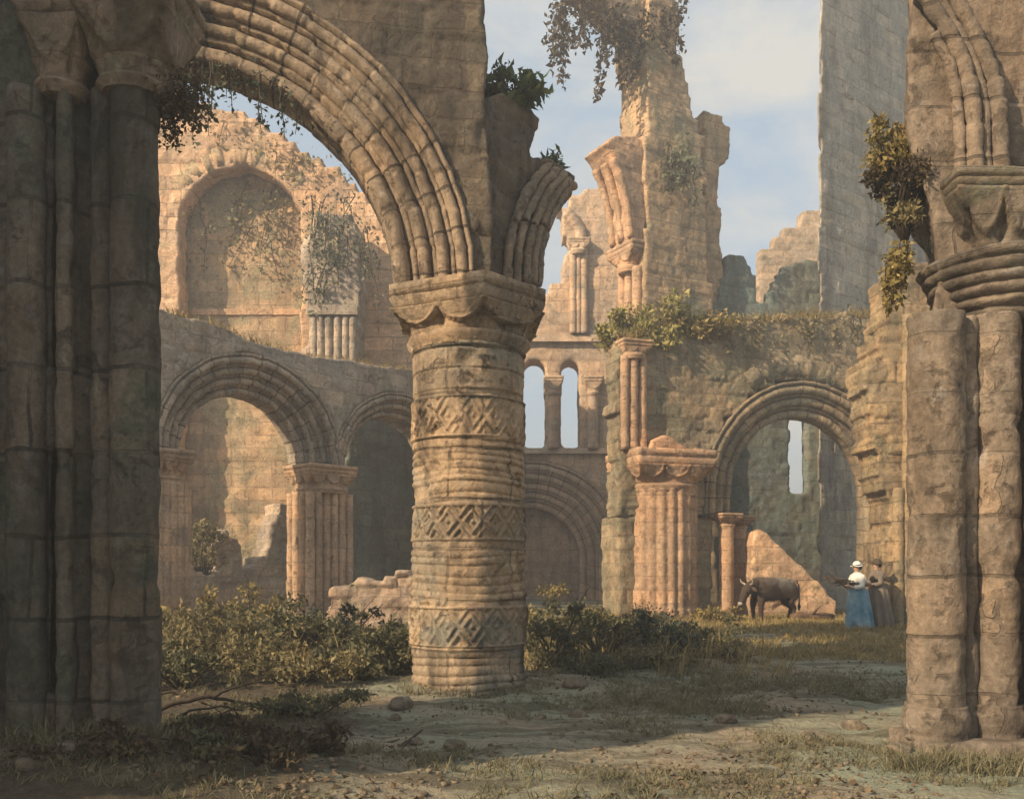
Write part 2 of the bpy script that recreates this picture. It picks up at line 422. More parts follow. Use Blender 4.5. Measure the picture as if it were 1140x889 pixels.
def sweep_roll(name, path, rad, mat, parent, seed=0, er=.015, sides=12):
    """A roll moulding along a polyline, broken into stones."""
    pts = [Vector(p) for p in path]
    out = []
    for i in range(len(pts) - 1):
        for k in range(8): out.append(pts[i].lerp(pts[i + 1], k / 8))
    out.append(pts[-1])
    # smooth
    for _ in range(4):
        out = [out[0]] + [(out[i - 1] + out[i] * 2 + out[i + 1]) / 4 for i in range(1, len(out) - 1)] + [out[-1]]
    rad_l = [rad * (1 + .1 * h1(i // 5, seed)) * (.82 if i % 5 == 0 else 1) for i in range(len(out))]
    mb = MB(); mb.tube(out, rad_l, sides)
    V = np.array(mb.v)
    for k in range(3): V[:, k] += er * fbm(V, 7, seed + 13 * k, 3)
    mb.v = [tuple(p) for p in V]
    return mb.build(name, mat, parent)

def lathe(name, cx, cy, zs, rfun, mat, parent, nseg=48, er=.01, seed=0, origin=None):
    """Round member: rfun(theta array, z) -> radius array; roughened."""
    th = np.linspace(0, 2 * math.pi, nseg, endpoint=False)
    R = []
    for z in zs:
        r = rfun(th, z) * np.ones(nseg)
        R.append(np.stack([cx + r * np.cos(th), cy + r * np.sin(th), np.full(nseg, z)], 1))
    V = np.concatenate(R)
    d = er * fbm(V, 6, seed, 3) - er * 3 * np.clip(fbm(V, 2.6, seed + 5, 3) - .3, 0, .25) * 2
    T = np.tile(th, len(zs)); V[:, 0] += d * np.cos(T); V[:, 1] += d * np.sin(T)
    n, m = len(zs), nseg
    idx = np.arange(n * m).reshape(n, m)
    f = np.stack([idx[:-1], np.roll(idx, -1, 1)[:-1], np.roll(idx, -1, 1)[1:], idx[1:]], -1).reshape(-1, 4)
    me = bpy.data.meshes.new(name)
    me.from_pydata(V.tolist(), [], f.tolist() + [list(range(m))[::-1], list(range((n - 1) * m, n * m))]); me.update()
    return mesh_obj(name, me, mat, parent)

def shaft(name, cx, cy, r, z0, z1, mat, parent, drum=.55, er=.01, seed=0, flutes=0, fd=.03, nseg=32, dz=.06, taper=0.0):
    zs = np.arange(z0, z1 + dz * .5, dz)
    def rf(th, z):
        q = (z + .3 * h1(seed, 3)) / drum; b = math.floor(q)
        rr = r * (1 + .02 * h1(int(b), seed)) - taper * (z - z0)
        if min(q - b, 1 - (q - b)) * drum < dz * .6: rr -= .025 * (.5 + .5 * h1(int(b), seed, 4)) * min(1, r / .3)
        if flutes: rr = rr - fd * (1 - np.abs(np.cos(th * flutes / 2))) ** 1.0
        return rr
    return lathe(name, cx, cy, zs, rf, mat, parent, nseg, er, seed)

def poly_r(poly):
    """Radius, edge fraction of a star-shaped polygon as functions of the angle."""
    P = [Vector(p) for p in poly]; n = len(P)
    def f(t):
        d = Vector((math.cos(t), math.sin(t)))
        for i in range(n):
            a, b = P[i], P[(i + 1) % n]; e = b - a
            den = d.x * e.y - d.y * e.x
            if abs(den) < 1e-9: continue
            r = (a.x * e.y - a.y * e.x) / den
            s = (a.x * d.y - a.y * d.x) / den
            if r > 0 and -1e-6 <= s <= 1 + 1e-6: return r, s, i, e.length
        return 0.5, 0, 0, 1
    return f

def capital(name, cx, cy, poly, r0, zn, z1, z2, mat, parent, nscal=2, seed=0, er=.012, nseg=160, neck=.055):
    """Scalloped capital: neck ring, cones growing into semicircular shields, chamfered slab on top (abacus as a part of it)."""
    pf = poly_r(poly)
    th = np.linspace(0, 2 * math.pi, nseg, endpoint=False)
    q = [pf(t) for t in th]
    RP = np.array([a[0] for a in q]); W = np.array([a[1] for a in q]); L = np.array([a[3] for a in q])
    ns = np.array([max(1, round(nscal * l / max(a[3] for a in q))) for l in L])
    zs = [zn - neck * 1.6, zn - neck * 1.5, zn - neck, zn, zn + neck * .7, zn + neck]
    n1 = 18
    zs2 = [zn + neck * 1.1 + (z1 - zn - neck * 1.1) * k / n1 for k in range(n1 + 1)]
    def rfun(_, z):
        if z <= zn + neck + 1e-6:
            d = (z - zn) / neck
            return r0 + (neck * .9 * math.sqrt(max(0, 1 - min(1, d * d))) if abs(d) <= 1 else -.0)
        t = (z - zn - neck) / (z1 - zn - neck); t = min(1, max(0, t))
        tt = t ** .8
        base = r0 * (1 - tt) + (RP - .05) * tt
        ph = (W * ns) % 1.0; u = 2 * ph - 1
        groove = (1 - np.sqrt(np.clip(1 - u * u, 0, 1)))          # valley between the cones
        base = base - groove * (.30 * (1 - t) + .02) * np.minimum(1, t * 4) * .55 * (RP / RP.max())
        rr_ = np.sqrt(u ** 2 + ((1 - t) / .72) ** 2); sc_ = float(RP.mean())
        base = base + np.where(rr_ < 1, .02, -.055) * min(1, t * 2) * sc_ + np.where(np.abs(rr_ - .95) < .09, .035, 0) * sc_
        return base
    o = lathe(name, cx, cy, zs + zs2, rfun, mat, parent, nseg, er, seed)
    # abacus
    h = z2 - z1
    za = [z1 + .004, z1 + h * .12, z1 + h * .42, z1 + h * .46, z1 + h * .54, z1 + h * .58, z1 + h * .8, z2]
    def ra(_, z):
        k = (z - z1) / h
        s = .0 if k > .6 else (-.035 if .44 < k < .56 else (-.07 * (1 - k / .44) if k < .44 else 0))
        return RP + s
    a = lathe('abacus', cx, cy, za, ra, mat, o, nseg, er, seed + 3)
    return o

# ------------------------------------------------------------------ foliage
def leaf_arrays(C, size, rng, up=.35, aspect=.5, D=None):
    n = len(C)
    if D is None:
        D = rng.normal(size=(n, 3)); D[:, 2] += up
    D = D / np.linalg.norm(D, axis=1)[:, None]
    A = rng.normal(size=(n, 3)); S = np.cross(D, A); S /= np.linalg.norm(S, axis=1)[:, None]
    Nn = np.cross(D, S)
    sz = size * (.35 + 1.25 * rng.random(n) ** 1.6); sz = sz[:, None]
    fold = (.25 * rng.random(n))[:, None]
    v0 = C; v2 = C + D * sz - Nn * sz * .15
    v1 = C + D * sz * .5 + S * sz * aspect * .5 + Nn * sz * fold; v3 = C + D * sz * .5 - S * sz * aspect * .5 + Nn * sz * fold
    V = np.stack([v0, v1, v2, v3], 1).reshape(-1, 3)
    return V

def quads_mesh(name, V):
    n = len(V) // 4
    me = bpy.data.meshes.new(name)
    me.vertices.add(len(V)); me.vertices.foreach_set('co', V.astype(np.float32).ravel())
    me.loops.add(n * 4); me.loops.foreach_set('vertex_index', np.arange(n * 4, dtype=np.int32))
    me.polygons.add(n); me.polygons.foreach_set('loop_start', np.arange(0, n * 4, 4, dtype=np.int32))
    me.update(calc_edges=True); me.validate()
    return me

def clumps(rng, n, rx, ry, rz, k, spread=.3, flat=.0):
    """Leaf places gathered in uneven clumps over an upper half ellipsoid."""
    a = rng.random(k) * 2 * math.pi; u = rng.random(k) ** .55; e = rng.random(k)
    cc = np.stack([np.cos(a) * rx * u, np.sin(a) * ry * u, rz * (.15 + .85 * e * np.sqrt(np.clip(1 - (u * .9) ** 2, .05, 1)))], 1)
    cc *= (1 + .25 * rng.normal(size=(k, 1)))
    w = rng.random(k) + .3; idx = rng.choice(k, n, p=w / w.sum())
    s = spread * (.5 + rng.random(k))[idx][:, None]
    d = rng.normal(size=(n, 3)); d /= np.linalg.norm(d, axis=1)[:, None]
    C = cc[idx] + d * s * (rng.random((n, 1)) ** .5) * np.array([rx, ry, rz * .8]) 
    C[:, 2] = np.maximum(C[:, 2], .01 + .05 * rng.random(n))
    return C, cc

def bush(name, label, loc, dims, n, size, mat, seed, cat='bush', group=None, k=16, spread=.32, twigs=True, aspect=.5, up=.35):
    rng = np.random.default_rng(seed)
    t = thing(name, label, cat, loc, 0, group)
    n = int(n * 1.0); k = int(k * 1.2); spread *= .9
    C, cc = clumps(rng, n, *dims, k, spread)
    mesh_obj('foliage', quads_mesh('foliage', leaf_arrays(C, size, rng, up, aspect)), M[mat], t, False)
    if twigs:
        mb = MB()
        for c in cc[: min(k, 18)]:
            c = Vector(c); m = c * .5 + Vector(rng.normal(size=3) * .06 * dims[0])
            r = .012 + .012 * dims[2]
            mb.tube([(c.x * .15, c.y * .15, -.05), m, c, c * 1.12, c * 1.12 + Vector(rng.normal(size=3) * .12 + np.array([0, 0, .1])) * dims[2] * 1.5], [r, r * .7, r * .5, r * .3, r * .12], 5)
        mb.build('stems', M['twig'], t)
    return t

def tufts_arrays(rng, P, h, w, lean=.5, per=7):
    n = len(P); C = np.repeat(P, per, 0) + np.concatenate([rng.normal(size=(n * per, 2)) * w * 3, np.zeros((n * per, 1))], 1)
    m = len(C)
    H = h * (.4 + .9 * rng.random(m))[:, None]
    d = np.concatenate([rng.normal(size=(m, 2)) * lean, np.ones((m, 1))], 1); d /= np.linalg.norm(d, axis=1)[:, None]
    a = rng.random(m) * math.pi; S = np.stack([np.cos(a), np.sin(a), np.zeros(m)], 1) * w * (.6 + .7 * rng.random(m))[:, None]
    bend = np.concatenate([d[:, :2] * .7, -np.ones((m, 1)) * .25 * np.linalg.norm(d[:, :2], axis=1)[:, None]], 1)
    v0 = C - S / 2; v1 = C + S / 2; mid = C + d * H * .6; tip = C + d * H + bend * H * .45
    return np.stack([v0, v1, mid + S * .35, mid - S * .35, mid - S * .35, mid + S * .35, tip + S * .04, tip - S * .04], 1).reshape(-1, 3)

def grass(name, label, P, h, w, mat, seed, lean=.5, per=7):
    rng = np.random.default_rng(seed)
    o = mesh_obj(name, quads_mesh(name, tufts_arrays(rng, P, h, w, lean, per)), M[mat], None, False)
    return tag(o, label, 'grass', None, 'stuff')

# ------------------------------------------------------------------ ground
def sstep(a, b, x):
    t = np.clip((x - a) / (b - a), 0, 1); return t * t * (3 - 2 * t)

def ground_z(x, y):
    x = np.asarray(x, float); y = np.asarray(y, float)
    P = np.stack([x.ravel(), y.ravel(), 0 * x.ravel()], 1)
    z = .06 * fbm(P, .9, 3, 3) + .05 * fbm(P, 3.1, 8, 3)
    z = z.reshape(x.shape)
    z = z + .28 * sstep(13, 24, y)
    z = z + .34 * np.exp(-(((x + 3.4) / 1.5) ** 2 + ((y - 6.3) / 1.3) ** 2))
    z = z + .10 * np.exp(-(((x + 1.75) / .75) ** 2 + ((y - 6.4) / .55) ** 2))
    z = z + .30 * np.exp(-(((x + 4.0) / 2.5) ** 2 + ((y - 14.0) / 2.5) ** 2))
    z = z + .22 * np.exp(-(((x - 1.6) / 1.6) ** 2 + ((y - 14.6) / 1.6) ** 2))
    z = z + .10 * np.exp(-(((x - 7.2) / 2.2) ** 2 + ((y - 20.0) / 1.6) ** 2))
    z = z + .12 * np.exp(-(((x + .5) / 1.6) ** 2 + ((y - 11.6) / 1.4) ** 2))
    return z

def gz(x, y): return float(ground_z(np.array([x]), np.array([y]))[0])

def make_ground():
    xs = np.concatenate([np.linspace(-260, -20, 14), np.arange(-18, 18.01, .11), np.linspace(20, 260, 14)])
    ys = np.concatenate([np.linspace(-120, -2, 8), np.arange(0, 30, .11), np.linspace(30.5, 50, 30), np.linspace(54, 420, 18)])
    X, Y = np.meshgrid(xs, ys); Z = ground_z(X, Y)
    V = np.stack([X.ravel(), Y.ravel(), Z.ravel()], 1)
    n, m = X.shape; idx = np.arange(n * m).reshape(n, m)
    f = np.stack([idx[:-1, :-1], idx[:-1, 1:], idx[1:, 1:], idx[1:, :-1]], -1).reshape(-1, 4)
    me = bpy.data.meshes.new('ground'); me.from_pydata(V.tolist(), [], f.tolist()); me.update()
    m_, nt, b = nodes('turf_and_earth'); g = NT(nt)
    tc = g.n('ShaderNodeTexCoord').outputs['Object']
    n1 = g.noise(tc, .45, 6, .6, .5); n2 = g.noise(tc, 2.2, 7, .68, .6); n3 = g.noise(tc, 14, 6, .7)
    n4 = g.noise(g.mapping(tc, (.5, 2.2, 1)), 1.1, 6, .65)
    earth = g.mix(n2, (.25, .20, .14), (.40, .325, .225))
    green = g.mix(n2, (.22, .24, .165), (.34, .35, .255))
    c = g.mix(g.ramp(n1, [(.40, 0.0), (.60, 1.0)]), earth, green)
    c = g.mix(g.math('MULTIPLY', g.ramp(n4, [(.47, 0.0), (.58, 1.0)]), .7), c, (.085, .07, .042))
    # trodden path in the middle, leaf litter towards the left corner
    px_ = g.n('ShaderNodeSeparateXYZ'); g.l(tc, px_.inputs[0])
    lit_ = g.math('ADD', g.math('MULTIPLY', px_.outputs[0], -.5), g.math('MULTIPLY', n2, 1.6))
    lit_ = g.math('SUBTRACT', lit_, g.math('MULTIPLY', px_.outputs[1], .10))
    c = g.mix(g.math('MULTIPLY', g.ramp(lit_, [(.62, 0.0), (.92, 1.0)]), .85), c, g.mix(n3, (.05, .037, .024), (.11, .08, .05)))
    c = g.mix(g.math('MULTIPLY', g.ramp(n2, [(.6, 0.0), (.75, 1.0)]), .5), c, (.33, .27, .17))
    n5 = g.noise(tc, 45, 5, .75)
    c = g.mix(.75, c, g.ramp(n3, [(.28, .5), (.7, 1.3)]), 'MULTIPLY')
    c = g.mix(.6, c, g.ramp(n5, [(.3, .6), (.7, 1.3)]), 'MULTIPLY')
    g.l(c, b.inputs['Base Color'])
    h = g.math('ADD', g.math('ADD', g.math('MULTIPLY', n3, .6), n2), g.math('MULTIPLY', n5, .22))
    bp = g.n('ShaderNodeBump'); bp.inputs['Strength'].default_value = .8; bp.inputs['Distance'].default_value = .09
    g.l(h, bp.inputs['Height']); g.l(bp.outputs[0], b.inputs['Normal'])
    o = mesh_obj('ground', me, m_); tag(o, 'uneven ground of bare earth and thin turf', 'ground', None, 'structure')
make_ground()

# ================================================================== THE CARVED COLUMN AND ITS ARCHES
CX, CY = -.56, 11.6
def build_column():
    t = thing('carved_column', 'massive round column carved with rings and bands of nested diamonds', 'column', (CX, CY, 0))
    zf = lambda py: EYE + (HY - py) * .01085
    bands = [(zf(482), zf(440)), (zf(598), zf(562)), (zf(718), zf(678))]
    zs = np.arange(-.12, zf(378), .011)
    rg = random.Random(3); edges = [-.12]
    while edges[-1] < 5: edges.append(edges[-1] + rg.choice((.075, .10, .12, .14, .09)))
    def rf(th, z):
        r = .735 + .012 * math.sin(z * 1.3) + .035 * max(0, 1 - max(0, z) / .35)
        s = th * .735
        Q = np.stack([np.cos(th) * .735, np.sin(th) * .735, np.full(len(th), z)], 1)
        worn = np.clip(.95 + 1.6 * vnoise(Q * 1.7, 91), .38, 1)          # carving survives in places only
        chip = np.clip(vnoise(Q * 6.3, 92) * .6 + vnoise(Q * 2.2, 93) - .44, 0, 1) * 1.3
        drum = math.floor((z + 5) / .62); r = r + .010 * h1(drum, 4)
        for z0, z1 in bands:
            if z0 - .03 <= z <= z1 + .03:
                v = (z - z0) / (z1 - z0)
                if v < 0 or v > 1: return r + .012 - .05 * chip
                w = 2 * math.pi * .735 / 15
                tri = np.abs(((s / w + .06 * vnoise(Q * 2.0, 95)) % 1.0) - .5) * 2
                ph = np.cos(2 * math.pi * (abs(v - .5) * 2 * 1.5 + tri * 1.5))
                return r - .014 + .030 * worn * np.clip(ph * 1.8 + .1, 0, 1) - .06 * chip
        if z > zf(432):                                     # plain drum under the capital
            q = ((z - zf(432)) / .26) % 1
            return r - (.02 if min(q, 1 - q) < .06 else 0) - .12 * chip
        zz = z + .022 * np.sin(th * 2 + z * 3) + .014 * vnoise(Q * 2.4, 96)
        i = np.searchsorted(edges, zz) - 1; e = np.array(edges); q = (zz - e[i]) / (e[i + 1] - e[i])
        amp = .78 + .22 * _hash(i, i * 0, i * 0, 8)
        roll = np.sqrt(np.clip(1 - (2 * q - 1) ** 2, 0, 1))
        return r - .034 + .044 * roll * amp * worn - .10 * chip
    o = lathe('shaft', 0, 0, zs, rf, M['column'], t, 300, .014, 41)
    poly = [(-.97, -.5), (.24, -1.05), (.99, -.3), (.9, .9), (-.85, .9)]
    capital('capital', 0, 0, poly, .74, zf(370), zf(336), zf(309), M['capital'], t, 2, 12, .02, 220, .065)
    return t
build_column()

# wall over the left arch: front face plane, (along, up)
d_ma = (.988, .152); ll = math.hypot(*d_ma)
MA = Plane(CX + .152 * .45, CY - .988 * .45, *d_ma)
RW = Plane(CX + .8 * .36, CY - .6 * .36, .6, .8)
def build_main_arch():
    t = MA.thing('ruined_arch', 'great round arch of four rolls springing left from the carved column', 'arch')
    uc, r, zc = -.95 - 2.66, 2.66, 5.08
    out = MA.pts([(548, 306), (546, 200), (541, 100), (543, 60), (538, 15), (541, -60)]) + [(-8.4, 9.4), (-8.4, 4.4)]
    wall('wall', out, [], .82, .045, M['archwall'], None, 0, .07, .25, 3) if False else None
    ro = r + .92
    hole = [(uc + ro * math.cos(math.pi * k / 40), zc + ro * math.sin(math.pi * k / 40)) for k in range(41)]
    right = MA.pts([(541, -60), (538, 15), (543, 60), (541, 100), (547, 200), (549, 306)])
    right = ragged(right, .25, .06, 5)[: -8] if False else right
    outline = [(-8.4, 9.6)] + right + [(uc + ro, zc)] + hole[1:-1] + [(uc - ro, zc), (-8.4, zc)]
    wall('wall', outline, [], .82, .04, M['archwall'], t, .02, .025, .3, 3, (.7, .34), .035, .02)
    wd = [.30, .24, .22, .20]; rr = r
    for i, w in enumerate(wd):
        k = 3 - i
        yf = -.03 + .085 * k
        arch_ring('arch_moulding', uc, zc, order_profile(rr, rr + w + .012, yf, .80 - .02 * i), M['arch'], t, 0, math.pi, .05, .4, 300, 17 + 2 * i, .010, .015, 60 + i)
        rr += w
    # torn springer blocks over the capital
    return t
build_main_arch()

def build_stub():
    t = RW.thing('broken_arch', 'torn stump of an arch curving up to the right of the column', 'arch')
    pix = [(533, 316), (531, 230), (536, 150), (545, 112), (560, 104), (580, 106), (600, 128), (598, 150), (588, 170), (606, 178), (628, 182), (642, 196), (637, 216), (622, 238), (612, 262), (604, 290), (602, 316)]
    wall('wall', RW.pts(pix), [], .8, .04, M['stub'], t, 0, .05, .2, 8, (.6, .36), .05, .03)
    for j in range(5):
        a = RW.uz(560 + 10.5 * j, 318); 
        path = [a, RW.uz(561 + 10.5 * j, 285), RW.uz(566 + 11 * j - (4 - j) * 0, 255), RW.uz(577 + 11.5 * j, 225), RW.uz(592 + 11.5 * j - j, 200 + 2 * j), RW.uz(606 + 9 * j, 186 + 5 * j)]
        y = -.07 + .05 * (j > 2) * (j - 2)
        sweep_roll('rib', [(u, y, z) for u, z in path], .066, M['rib'], t, 20 + j, .022)
    return t
build_stub()

# ================================================================== NEAR LEFT PIER
def build_left_pier():
    t = thing('clustered_pier', 'dark shaded clustered pier filling the left side with cushion capitals', 'pier', (-3.3, 6.9, 0))
    L = lambda px, Y: ((px - HX) / F * Y + 3.3, Y - 6.9)
    foot = [L(-70, 6.75), L(60, 6.75), L(62, 7.05), L(172, 7.2), L(176, 8.0), (-1.0, 1.0), (-1.0, -.15)]
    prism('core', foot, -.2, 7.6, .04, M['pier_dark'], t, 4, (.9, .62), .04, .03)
    sh = lambda px, Y, r, s, **k: shaft('shaft', *L(px, Y), r, -.1, EYE + (HY - 104) / F * Y, M['pier_dark'], t, .85, .02, s, **k)
    sh(84, 6.95, .125, 1); sh(118, 6.85, .105, 2); sh(150, 6.8, .175, 3); sh(72, 6.7, .06, 6); sh(30, 6.72, .14, 8)
    for (px, Y, hw, pz, s) in ((70, 6.8, .27, 34, 5), (152, 6.85, .40, 22, 6)):
        c = L(px, Y); zc = lambda py: EYE + (HY - py) / F * Y
        poly = [(-hw, -hw), (hw, -hw), (hw, hw), (-hw, hw)]
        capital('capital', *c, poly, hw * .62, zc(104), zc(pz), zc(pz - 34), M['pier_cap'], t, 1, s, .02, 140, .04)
    # unseen wall added at the viewer's left to cast shade on the pier
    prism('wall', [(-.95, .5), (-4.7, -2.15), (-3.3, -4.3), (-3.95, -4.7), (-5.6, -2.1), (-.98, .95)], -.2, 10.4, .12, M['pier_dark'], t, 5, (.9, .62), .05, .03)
    return t
build_left_pier()

# ================================================================== LEFT ARCADE
LA = Plane(-6.03, 21.0, .7, .714)
def build_left_arcade():
    t = LA.thing('arcade_wall', 'two bay arcade wall of moulded round arches behind the scrub', 'arcade')
    zc, r = 4.17, 1.55; c2 = 4.35
    top = LA.pts([(150, 335), (190, 346), (240, 362), (275, 376), (345, 396), (400, 402), (460, 412), (520, 405)])
    right = 7.6
    out = [(-3.6, 7.4)] + top + [(right, top[-1][1]), (right, -.2)]
    R1, R2 = 2.42, 2.12
    def upper(c, R): return [(c + R * math.cos(math.pi * k / 26), zc + R * math.sin(math.pi * k / 26)) for k in range(27)]
    outline = out[:-1] + [(right, zc), (c2 + R2, zc)] + upper(c2, R2)[1:-1] + [(c2 - R2, zc), (R1, zc)] + upper(0, R1)[1:-1] + [(-R1, zc), (-3.6, zc)]
    wall('wall', outline, [], 1.1, .05, M['arcade'], t, 0, .05, .3, 11, (.7, .36), .03, .02)
    wall('end_wall', [(-3.6, -.2), (-2.45, -.2), (-2.45, zc + .05), (-3.6, zc + .05)], [], 1.06, .07, M['arcade'], t, .02, 0, .3, 12, (.7, .36), .03, .02)
    def orders(c, n, R, s, mat):
        w = (R - r) / n
        for i in range(n):
            k = n - 1 - i
            arch_ring('arch_moulding', c, zc, order_profile(r + i * w, r + (i + 1) * w + .012, -.04 + .17 * k, 1.06 - .02 * i), mat, t, 0, math.pi, .02, .02, 170, 16 + 2 * i, .016, .014, s + i)
    mk = lambda nm, c, sd_: stone(nm, (.50, .42, .33), (.53, .41, .29), moss=(.24, .22, .16), moss_amt=.25, stain=.45, joint=.8, bw=.36, bh=9, ring=(c, zc, 2.0), spots=.5, seed=sd_)
    orders(0, 4, R1, 100, mk('first_arcade_arch_stone', 0, 31)); orders(c2, 3, R2, 110, mk('second_arcade_arch_stone', c2, 32))
    # clustered piers under the springing
    def pier(u0, u1, s, shaded=False):
        cx, hw = (u0 + u1) / 2, (u1 - u0) / 2
        p = thing('pier', None, None); p['kind'] = 'thing'; p.parent = t
        for key in ('label', 'category', 'group'):
            if key in p: del p[key]
        mat = M['arcade_pier']
        prism('core', [(cx - hw + .1, .12), (cx + hw - .1, .12), (cx + hw - .1, 1.0), (cx - hw + .1, 1.0)], -.1, 3.6, .07, mat, p, s)
        k = 0
        for x in np.linspace(cx - hw + .1, cx + hw - .1, 6):
            shaft('shaft', float(x), .12, .115, -.1, 3.52, mat, p, .7, .012, s + k, nseg=16); k += 1
        for y in (.4, .7, .95):
            for x in (cx - hw + .09, cx + hw - .09):
                shaft('shaft', x, y, .12, -.1, 3.52, mat, p, .7, .012, s + k, nseg=16); k += 1
        capital('capital', cx, .55, [(-hw - .05, -.66), (hw + .05, -.66), (hw + .05, .6), (-hw - .05, .6)], hw * .93, 3.58, 3.98, 4.2, mat, p, 3, s, .015, 140, .05)
    pier(1.5, 2.85, 130); pier(5.85, 7.5, 140)
    pier(-2.5, -1.5, 150)
    return t
build_left_arcade()

def build_back_left():
    pl = Plane(-12, 30.2, 1, 0)
    t = pl.thing('clerestory_wall', 'tall sunlit peach wall with one rough blind arch and sloping broken top', 'wall')
    pix = [(120, 70), (170, 88), (205, 104), (235, 118), (262, 121), (285, 138), (300, 146), (330, 168), (355, 178), (377, 196), (384, 208), (412, 212), (428, 236), (470, 262), (486, 330)]
    out = pl.pts(pix) + [(pl.u(486), -.3), (pl.u(120), -.3)]
    cx, r = pl.u(267), 2.05; zc = pl.uz(0, 252)[1]
    wall('wall', out, [ragged(arch_hole(cx, zc, r, .3, 22), .3, .07, 27)], .8, .06, M['lit'], t, 0, .16, .4, 21, (.95, .45), .05, .03)
    pixb = [(150, 110), (235, 130), (262, 130), (330, 180), (380, 215), (380, 400)]
    outb = pl.pts(pixb) + [(pl.u(380), -.3), (pl.u(150), -.3)]
    wall('recess_wall', outb, [], .5, .11, M['lit_mossy'], t, .98, .05, .5, 22, (.95, .45), .05, .03)
    w = .62
    prof = [(r + .06, .5), (r + .06, .02), (r + w, -.015), (r + w, .5)]
    arch_ring('voussoirs', cx, zc, prof, M['lit_mossy'], t, math.radians(20), math.radians(150), 0, 0, 120, 26, .07, .05, 23)
    # string course
    mb = MB(); z = pl.uz(0, 338)[1]
    mb.add([(pl.u(200), .94, z - .1), (pl.u(336), .94, z - .1), (pl.u(336), .94, z + .1), (pl.u(200), .94, z + .1), (pl.u(200), 1.05, z - .1), (pl.u(336), 1.05, z - .1), (pl.u(336), 1.05, z + .1), (pl.u(200), 1.05, z + .1)],
           [(0, 1, 2, 3), (4, 5, 6, 7), (0, 1, 5, 4), (3, 2, 6, 7), (0, 3, 7, 4), (1, 2, 6, 5)])
    mb.build('string_course', M['lit'], t, False)
    return t
build_back_left()

def build_vault_pier():
    pl = Plane(at(340, 400, 28.6).x, 28.6, 1, 0)
    t = pl.thing('vaulting_pier', 'broken cluster of slender shafts overgrown with ivy on the peach wall', 'pier')
    z0 = pl.uz(0, 470)[1]
    out = pl.pts([(338, 262), (352, 240), (366, 232), (382, 240), (398, 262), (402, 300), (397, 345)]) + [(pl.u(397), -.2), (pl.u(340), -.2)]
    wall('core', out, [], 1.3, .09, M['arcade'], t, 0, .14, .3, 31, (.8, .4), .06, .04)
    z1 = pl.uz(0, 352)[1]
    for i, px in enumerate((350, 357, 366, 376, 385, 393)):
        shaft('shaft', pl.u(px), -.03, .12, -.1, z1, M['arcade'], t, .8, .02, 33 + i, nseg=14, dz=.12)
    mb = MB(); a, b = pl.u(344), pl.u(399)
    mb.add([(a, -.22, z1), (b, -.22, z1), (b, -.22, z1 + .3), (a, -.22, z1 + .3), (a, .1, z1), (b, .1, z1), (b, .1, z1 + .3), (a, .1, z1 + .3)], [(0, 1, 2, 3), (4, 5, 6, 7), (0, 1, 5, 4), (3, 2, 6, 7), (0, 3, 7, 4), (1, 2, 6, 5)])
    mb.build('cornice', M['arcade'], t, False)
    return t
build_vault_pier()

def build_inner_stump():
    pl = Plane(at(248, 640, 25.2).x, 25.2, .7, .714)
    t = pl.thing('shadow_shape_stump', 'low wall stump cut to the notched shadow inside the left archway', 'wall')  # outline follows a cast shadow with a lit notch in it
    out = pl.pts([(170, 600), (184, 602), (199, 622), (216, 634), (238, 640), (247, 592), (258, 590), (270, 618), (283, 640), (296, 610), (310, 572), (322, 560)]) 
    out += [(pl.u(322), -.2), (pl.u(170), -.2)]
    wall('wall', out, [], .8, .05, M['arcade'], t, 0, .1, .25, 35, (.8, .4), .05, .03)
build_inner_stump()

def build_shade_backdrop():
    pl = Plane(-6.03 - .714 * 2.6, 21 + .7 * 2.6, .7, .714)
    t = pl.thing('shade_backdrop_wall', 'dark green wall added as the shade beyond the second arcade arch', 'wall')  # put in behind the arch to give its dark, shadowed interior
    out = pl.pts([(384, 430), (420, 425), (470, 420), (520, 424)]) + [(pl.u(520), -.2), (pl.u(384), -.2)]
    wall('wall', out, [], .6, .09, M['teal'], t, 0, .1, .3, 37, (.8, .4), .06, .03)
build_shade_backdrop()

def build_rubble_wall():
    pl = Plane(at(365, 690, 20.2).x, 20.2, 1, 0)
    t = pl.thing('rubble_wall', 'low sunlit pinkish rubble wall left of the carved column', 'wall')
    out = pl.pts([(362, 690), (368, 662), (382, 655), (398, 652), (412, 646), (430, 643), (446, 636), (470, 640), (492, 650), (500, 680)]) + [(pl.u(500), -.1), (pl.u(362), -.1)]
    wall('wall', out, [], .9, .05, M['rubble'], t, 0, .08, .16, 39, (.45, .24), .07, .05)
build_rubble_wall()

